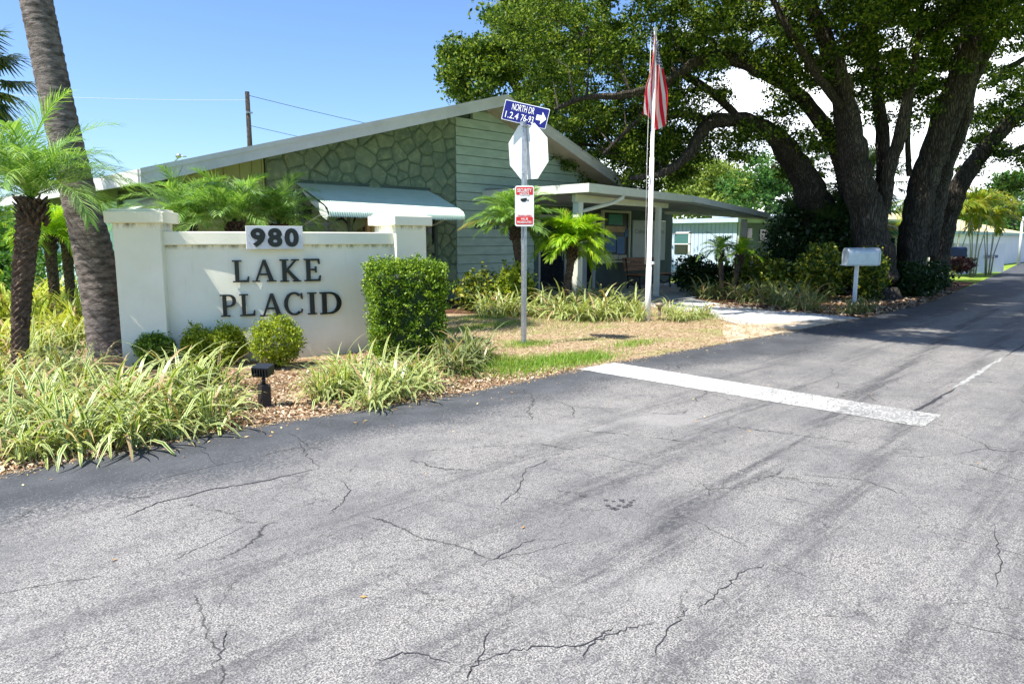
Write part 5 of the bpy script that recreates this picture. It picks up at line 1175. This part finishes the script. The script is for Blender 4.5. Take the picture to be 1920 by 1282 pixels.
def fan_crown(base, nf, ln, r, leaf=.8, el0=-50, el1=80):
    V = []; F = []
    for i in range(nf):
        az = i*2.4+r.uniform(-.2, .2); el = R(el0+(el1-el0)*((i+.5)/nf))+r.uniform(-.1, .1); pet = ln*r.uniform(.8, 1.1)
        d = np.array([math.cos(az)*math.cos(el), math.sin(az)*math.cos(el), math.sin(el)]); b = np.array(base); tip = b+d*pet+np.array([0, 0, -.12*pet]); side = np.array([-math.sin(az), math.cos(az), 0])
        k = len(V); V += [b-side*.02, b+side*.02, tip+side*.012, tip-side*.012]; F.append((k, k+1, k+2, k+3)); upn = np.cross(d, side); upn = upn if upn[2] > 0 else -upn
        for j in range(26):
            a = R(-115+230*j/25); dd = d*math.cos(a)+side*math.sin(a)+upn*.12*math.cos(a); dd /= np.linalg.norm(dd); l = leaf*(.65+.35*math.cos(a))*r.uniform(.85, 1.1)
            m1 = tip+dd*l*.55; e_ = m1+(dd+np.array([0, 0, -.75*r.uniform(.5, 1.3)]))*l*.42; wv = np.cross(dd, upn)*.022; k = len(V)
            V += [tip-wv*.3, tip+wv*.3, m1+wv, m1-wv, e_+wv*.1, e_-wv*.1]; F += [(k, k+1, k+2, k+3), (k+3, k+2, k+4, k+5)]
    return np.array(V), np.array(F)
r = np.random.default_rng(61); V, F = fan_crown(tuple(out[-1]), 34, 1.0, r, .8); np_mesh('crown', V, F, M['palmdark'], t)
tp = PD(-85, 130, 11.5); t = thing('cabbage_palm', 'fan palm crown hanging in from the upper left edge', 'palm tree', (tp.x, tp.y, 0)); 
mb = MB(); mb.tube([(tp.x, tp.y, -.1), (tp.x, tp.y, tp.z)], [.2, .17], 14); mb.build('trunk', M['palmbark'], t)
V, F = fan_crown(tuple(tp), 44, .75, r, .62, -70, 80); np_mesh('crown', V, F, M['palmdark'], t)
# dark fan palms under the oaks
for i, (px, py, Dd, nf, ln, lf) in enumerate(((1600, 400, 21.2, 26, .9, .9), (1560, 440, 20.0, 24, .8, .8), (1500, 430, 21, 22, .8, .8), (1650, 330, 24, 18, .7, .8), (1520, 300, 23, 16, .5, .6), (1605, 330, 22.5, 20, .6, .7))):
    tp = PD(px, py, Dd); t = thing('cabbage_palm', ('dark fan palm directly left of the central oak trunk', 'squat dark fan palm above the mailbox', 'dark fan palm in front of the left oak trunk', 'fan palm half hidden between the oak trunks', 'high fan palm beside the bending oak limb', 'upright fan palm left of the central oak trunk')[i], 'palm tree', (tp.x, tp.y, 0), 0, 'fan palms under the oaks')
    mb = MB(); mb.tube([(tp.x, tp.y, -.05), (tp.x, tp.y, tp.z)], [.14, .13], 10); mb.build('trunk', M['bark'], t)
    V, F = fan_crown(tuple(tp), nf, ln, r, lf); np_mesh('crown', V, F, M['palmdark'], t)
# arching golden palms beyond the right oak
for i, (px, py, Dd, nf, ln, el0) in enumerate(((1738, 405, 31, 14, 1.9, 25), (1835, 395, 29.5, 15, 1.7, 20), (1798, 410, 29, 14, 1.7, 20), (1862, 415, 30.5, 12, 1.5, 10))):
    tp = PD(px, py, Dd); t = thing('areca_palm', ('golden feather palm between the oak trunks', 'tall arching feather palm right of the leaning oak', 'feather palm with hanging yellow fronds behind the leaning oak', 'feather palm above the low white wall')[i], 'palm tree', (tp.x, tp.y, 0), 0, 'feather palms beyond the oaks')
    mb = MB()
    for k in range(7): a = k*.9; mb.tube([(tp.x+math.cos(a)*.1, tp.y+math.sin(a)*.1, 0), (tp.x+math.cos(a)*.16, tp.y+math.sin(a)*.16, tp.z*.4), (tp.x+math.cos(a)*(.2+.05*k), tp.y+math.sin(a)*(.2+.05*k), tp.z*(.8+.03*k))], [.03, .022, .012], 6)
    mb.build('trunk', M['areastem'], t)
    V, F = palm_crown(tuple(tp), nf, ln, r, .5, .05, el0, 80, 2.1, 26, .9); np_mesh('crown', V, F, M['areca'], t)

# ================================================================= SHRUBS
hd = PD(763, 600, 8.95)
hedge = shrub('hedge', 'tall block clipped hedge in front of the right end of the sign wall', 'hedge', (hd.x, hd.y, 0), (.86, .60, 1.15), M['hedgeleaf'], 71, .034, 36000, True, R(-28), None, 18, .040, .055)
mb = MB(); mb.box((-.36, -.22, .05), (.36, .22, 1.02)); mb.build('dark_core', M['darkleaf'], hedge, False)  # solid dark block put in for the shade inside the leaves
for i, (px, py, Dd, sz, nm_) in enumerate(((287, 665, 8.35, (.36, .34, .40), 'small dark leaved shrub at the foot of the left pillar'), (372, 668, 8.4, (.36, .36, .44), 'clipped lime shrub left of the letter P'), (424, 668, 8.45, (.42, .36, .46), 'clipped lime shrub under the letter L'), (518, 680, 8.3, (.60, .50, .60), 'larger rounded lime shrub behind the garden spotlight'))):
    c_ = PD(px, 600, Dd); shrub('shrub', nm_, 'shrub', (c_.x, c_.y, 0), sz, M['shrubleaf'] if i else M['hedgeleaf'], 80+i, .032, 7500, False, 0, 'clipped shrubs before the sign wall', 18, .03, .055)
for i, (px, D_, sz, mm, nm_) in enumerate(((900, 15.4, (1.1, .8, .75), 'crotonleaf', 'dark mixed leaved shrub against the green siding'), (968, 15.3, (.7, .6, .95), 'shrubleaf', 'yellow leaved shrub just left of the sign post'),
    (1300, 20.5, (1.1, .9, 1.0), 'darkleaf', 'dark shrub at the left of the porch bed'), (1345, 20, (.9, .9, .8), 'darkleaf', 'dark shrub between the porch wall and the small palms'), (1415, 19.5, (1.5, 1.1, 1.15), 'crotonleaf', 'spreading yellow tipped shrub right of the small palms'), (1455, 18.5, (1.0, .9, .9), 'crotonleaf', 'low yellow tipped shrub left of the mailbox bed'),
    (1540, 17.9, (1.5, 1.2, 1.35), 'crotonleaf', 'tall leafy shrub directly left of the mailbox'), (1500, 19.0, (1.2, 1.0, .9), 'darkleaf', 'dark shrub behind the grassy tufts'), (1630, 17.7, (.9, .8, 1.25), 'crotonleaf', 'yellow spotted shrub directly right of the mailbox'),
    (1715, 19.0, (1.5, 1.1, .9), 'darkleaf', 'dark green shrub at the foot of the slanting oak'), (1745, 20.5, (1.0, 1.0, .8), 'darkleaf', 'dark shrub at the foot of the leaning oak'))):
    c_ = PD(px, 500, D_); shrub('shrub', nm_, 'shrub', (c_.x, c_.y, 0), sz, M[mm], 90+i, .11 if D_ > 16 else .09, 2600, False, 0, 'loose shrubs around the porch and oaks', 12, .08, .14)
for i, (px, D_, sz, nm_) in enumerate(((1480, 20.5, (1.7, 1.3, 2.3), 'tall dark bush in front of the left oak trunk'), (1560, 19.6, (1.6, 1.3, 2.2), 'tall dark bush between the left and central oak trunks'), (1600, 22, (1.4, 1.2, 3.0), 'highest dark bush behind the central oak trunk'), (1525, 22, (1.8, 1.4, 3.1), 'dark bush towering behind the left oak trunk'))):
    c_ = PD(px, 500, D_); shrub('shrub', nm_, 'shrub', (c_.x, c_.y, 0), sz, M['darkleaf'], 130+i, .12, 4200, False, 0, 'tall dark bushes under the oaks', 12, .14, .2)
c_ = PD(1798, 500, 26); t = shrub('shrub', 'small deep red leaved shrub beside the blue mailbox', 'shrub', (c_.x, c_.y, .35), (1.1, .9, .55), M['redleaf'], 110, .1, 1800, False, 0, None, 12, .05, .12)
for i, (px0, px1, D_, h) in enumerate(((20, 235, 20.5, .62),)):
    a = PD(px0, 500, D_); b = PD(px1, 500, D_-3.5); cc_ = (a+b)/2; shrub('hedge', 'low dark clipped hedge along the teal side wall', 'hedge', (cc_.x, cc_.y, 0), ((b-a).length, .8, 1.0), M['greenleaf'], 120, .12, 9000, True, math.atan2(b.y-a.y, b.x-a.x), None, 12, .05, .14)
# strappy variegated tufts
tuft = []
for k in range(6):
    rk = np.random.default_rng(200+k); tuft.append(flax_mesh(78 if k < 3 else 64, .68, .029, rk, 1.2))
first = {}
def put_tuft(k, x, y, sc, rot, m, label, group, z=0, nm='flax_lily'):
    key = (k, m)
    if key not in first:
        V, F, UV = tuft[k]; o = np_mesh(nm, V, F, M[m], None, False, UV, None, False); first[key] = o
    else: o = first[key].copy(); C.objects.link(o)
    o.location = (x, y, z); o.scale = (sc, sc, sc); o.rotation_euler = (0, 0, rot); tag(o, label, 'plant', group); return o
rr = random.Random(5)
ORD = ['leftmost', 'second from left', 'third from left', 'fourth from left', 'fifth from left', 'sixth from left', 'seventh from left', 'eighth from left', 'ninth from left']
def tufts(lst, label, group, m='flax', s0=1.0, nrow=2):
    """label: (look, where); split into rows front to back so each tuft can be found by row and order"""
    look, where = label; srt = sorted(lst, key=lambda q: -(q[1]+.0*q[0])); per = -(-len(srt)//nrow)
    rows = [sorted(srt[i*per:(i+1)*per], key=lambda q: q[0]) for i in range(nrow)]; nm = (['front row', 'middle row', 'back row'] if nrow == 3 else ['front row', 'back row'])
    for ri, row in enumerate(rows):
        for k, q in enumerate(row):
            p = G(q[0], q[1]); od = ORD[k] if k < len(row)-1 else 'rightmost'
            put_tuft(rr.randrange(6), p.x, p.y, s0*(q[2] if len(q) > 2 else 1)*rr.uniform(.88, 1.12), rr.uniform(0, 6.28), m, f'{look}, {od} in the {nm[ri]} {where}', group)
tufts([(55, 858, .95), (140, 845), (235, 832, 1.05), (325, 815, 1.0), (395, 798, .85), (100, 815, 1.05), (195, 800, 1.1), (290, 790, 1.1), (370, 770, 1.1), (428, 768, .7), (20, 820), (150, 770, 1.1), (240, 765, 1.1), (330, 750, 1.15), (405, 735, 1.0), (60, 780, 1), (-40, 850), (-60, 800)],
      ('striped cream tuft','left of the spotlight'), 'front border tufts left of the spotlight', 'flax', .90, 3)
tufts([(610, 748, .8), (625, 722, .9), (700, 765, .7), (640, 735, .9), (690, 745, .95), (745, 745, .9), (800, 728, .85), (655, 715, 1.0), (720, 715, 1.0), (780, 712, .9)],
      ('striped strappy tuft','below the hedge block'), 'tufts round the hedge foot', 'flax', .92)
tufts([(845, 700, 1.0), (880, 682, .9), (850, 672, .9), (900, 672, .7)], ('shade-toned strappy tuft','right of the hedge block'), 'tufts right of the hedge', 'flaxshade', 1.05)
tufts([(60, 715, 1), (110, 700, 1.1), (165, 705, 1), (70, 665, 1.1), (130, 650, 1.1), (20, 690, 1.0), (-20, 740, 1)], ('striped strappy tuft','by the bristly palm'), 'tufts round the left palm', 'flax', .85)
tufts([(-20, 660, 1.1), (25, 650, 1.1), (75, 640, 1.15), (115, 625, 1.15), (150, 632, 1.1), (10, 615, 1.3), (60, 605, 1.3), (100, 598, 1.3), (140, 600, 1.3), (165, 590, 1.2), (20, 580, 1.5), (60, 572, 1.5), (100, 565, 1.5), (140, 562, 1.5), (180, 560, 1.4), (232, 575, 1.1), (0, 548, 1.7), (45, 545, 1.7), (90, 540, 1.7), (130, 538, 1.7), (170, 538, 1.6), (215, 545, 1.5), (240, 560, 1.2)], ('sunny yellow strappy tuft','behind the leaning palm'), 'tufts in the back left bed', 'flaxsun', 1.0, 3)
tufts([(915, 588), (945, 590), (975, 592, .95), (1015, 590), (1050, 596, 1.05), (1085, 600), (1120, 600, 1.05), (1150, 595), (1035, 578), (1075, 580), (1110, 582), (1145, 580), (1180, 592), (935, 575), (1000, 578), (1130, 575)], ('striped strappy tuft','below the porch palms'), 'tufts in the porch row', 'flax', 1.22)
tufts([(1195, 600, .8), (1165, 590, .8), (1180, 580, .8), (1270, 602, .75), (1300, 598, .75), (1320, 592, .6), (1255, 588, .7)], ('thin pale strappy tuft','near the flagpole foot'), 'tufts beside the flagpole', 'flax', 1.0)
tufts([(1400, 566, 1.1), (1430, 568, 1.2), (1460, 572, 1.1), (1490, 578, 1.1), (1380, 560, 1.1), (1335, 560, 1), (1310, 556, 1), (1520, 582, .9), (1620, 585, .7), (1590, 588, .6), (1445, 556, 1.2), (1500, 566, 1)], ('shaded strappy tuft','along the concrete path'), 'tufts along the concrete path', 'flaxshade', 1.15)
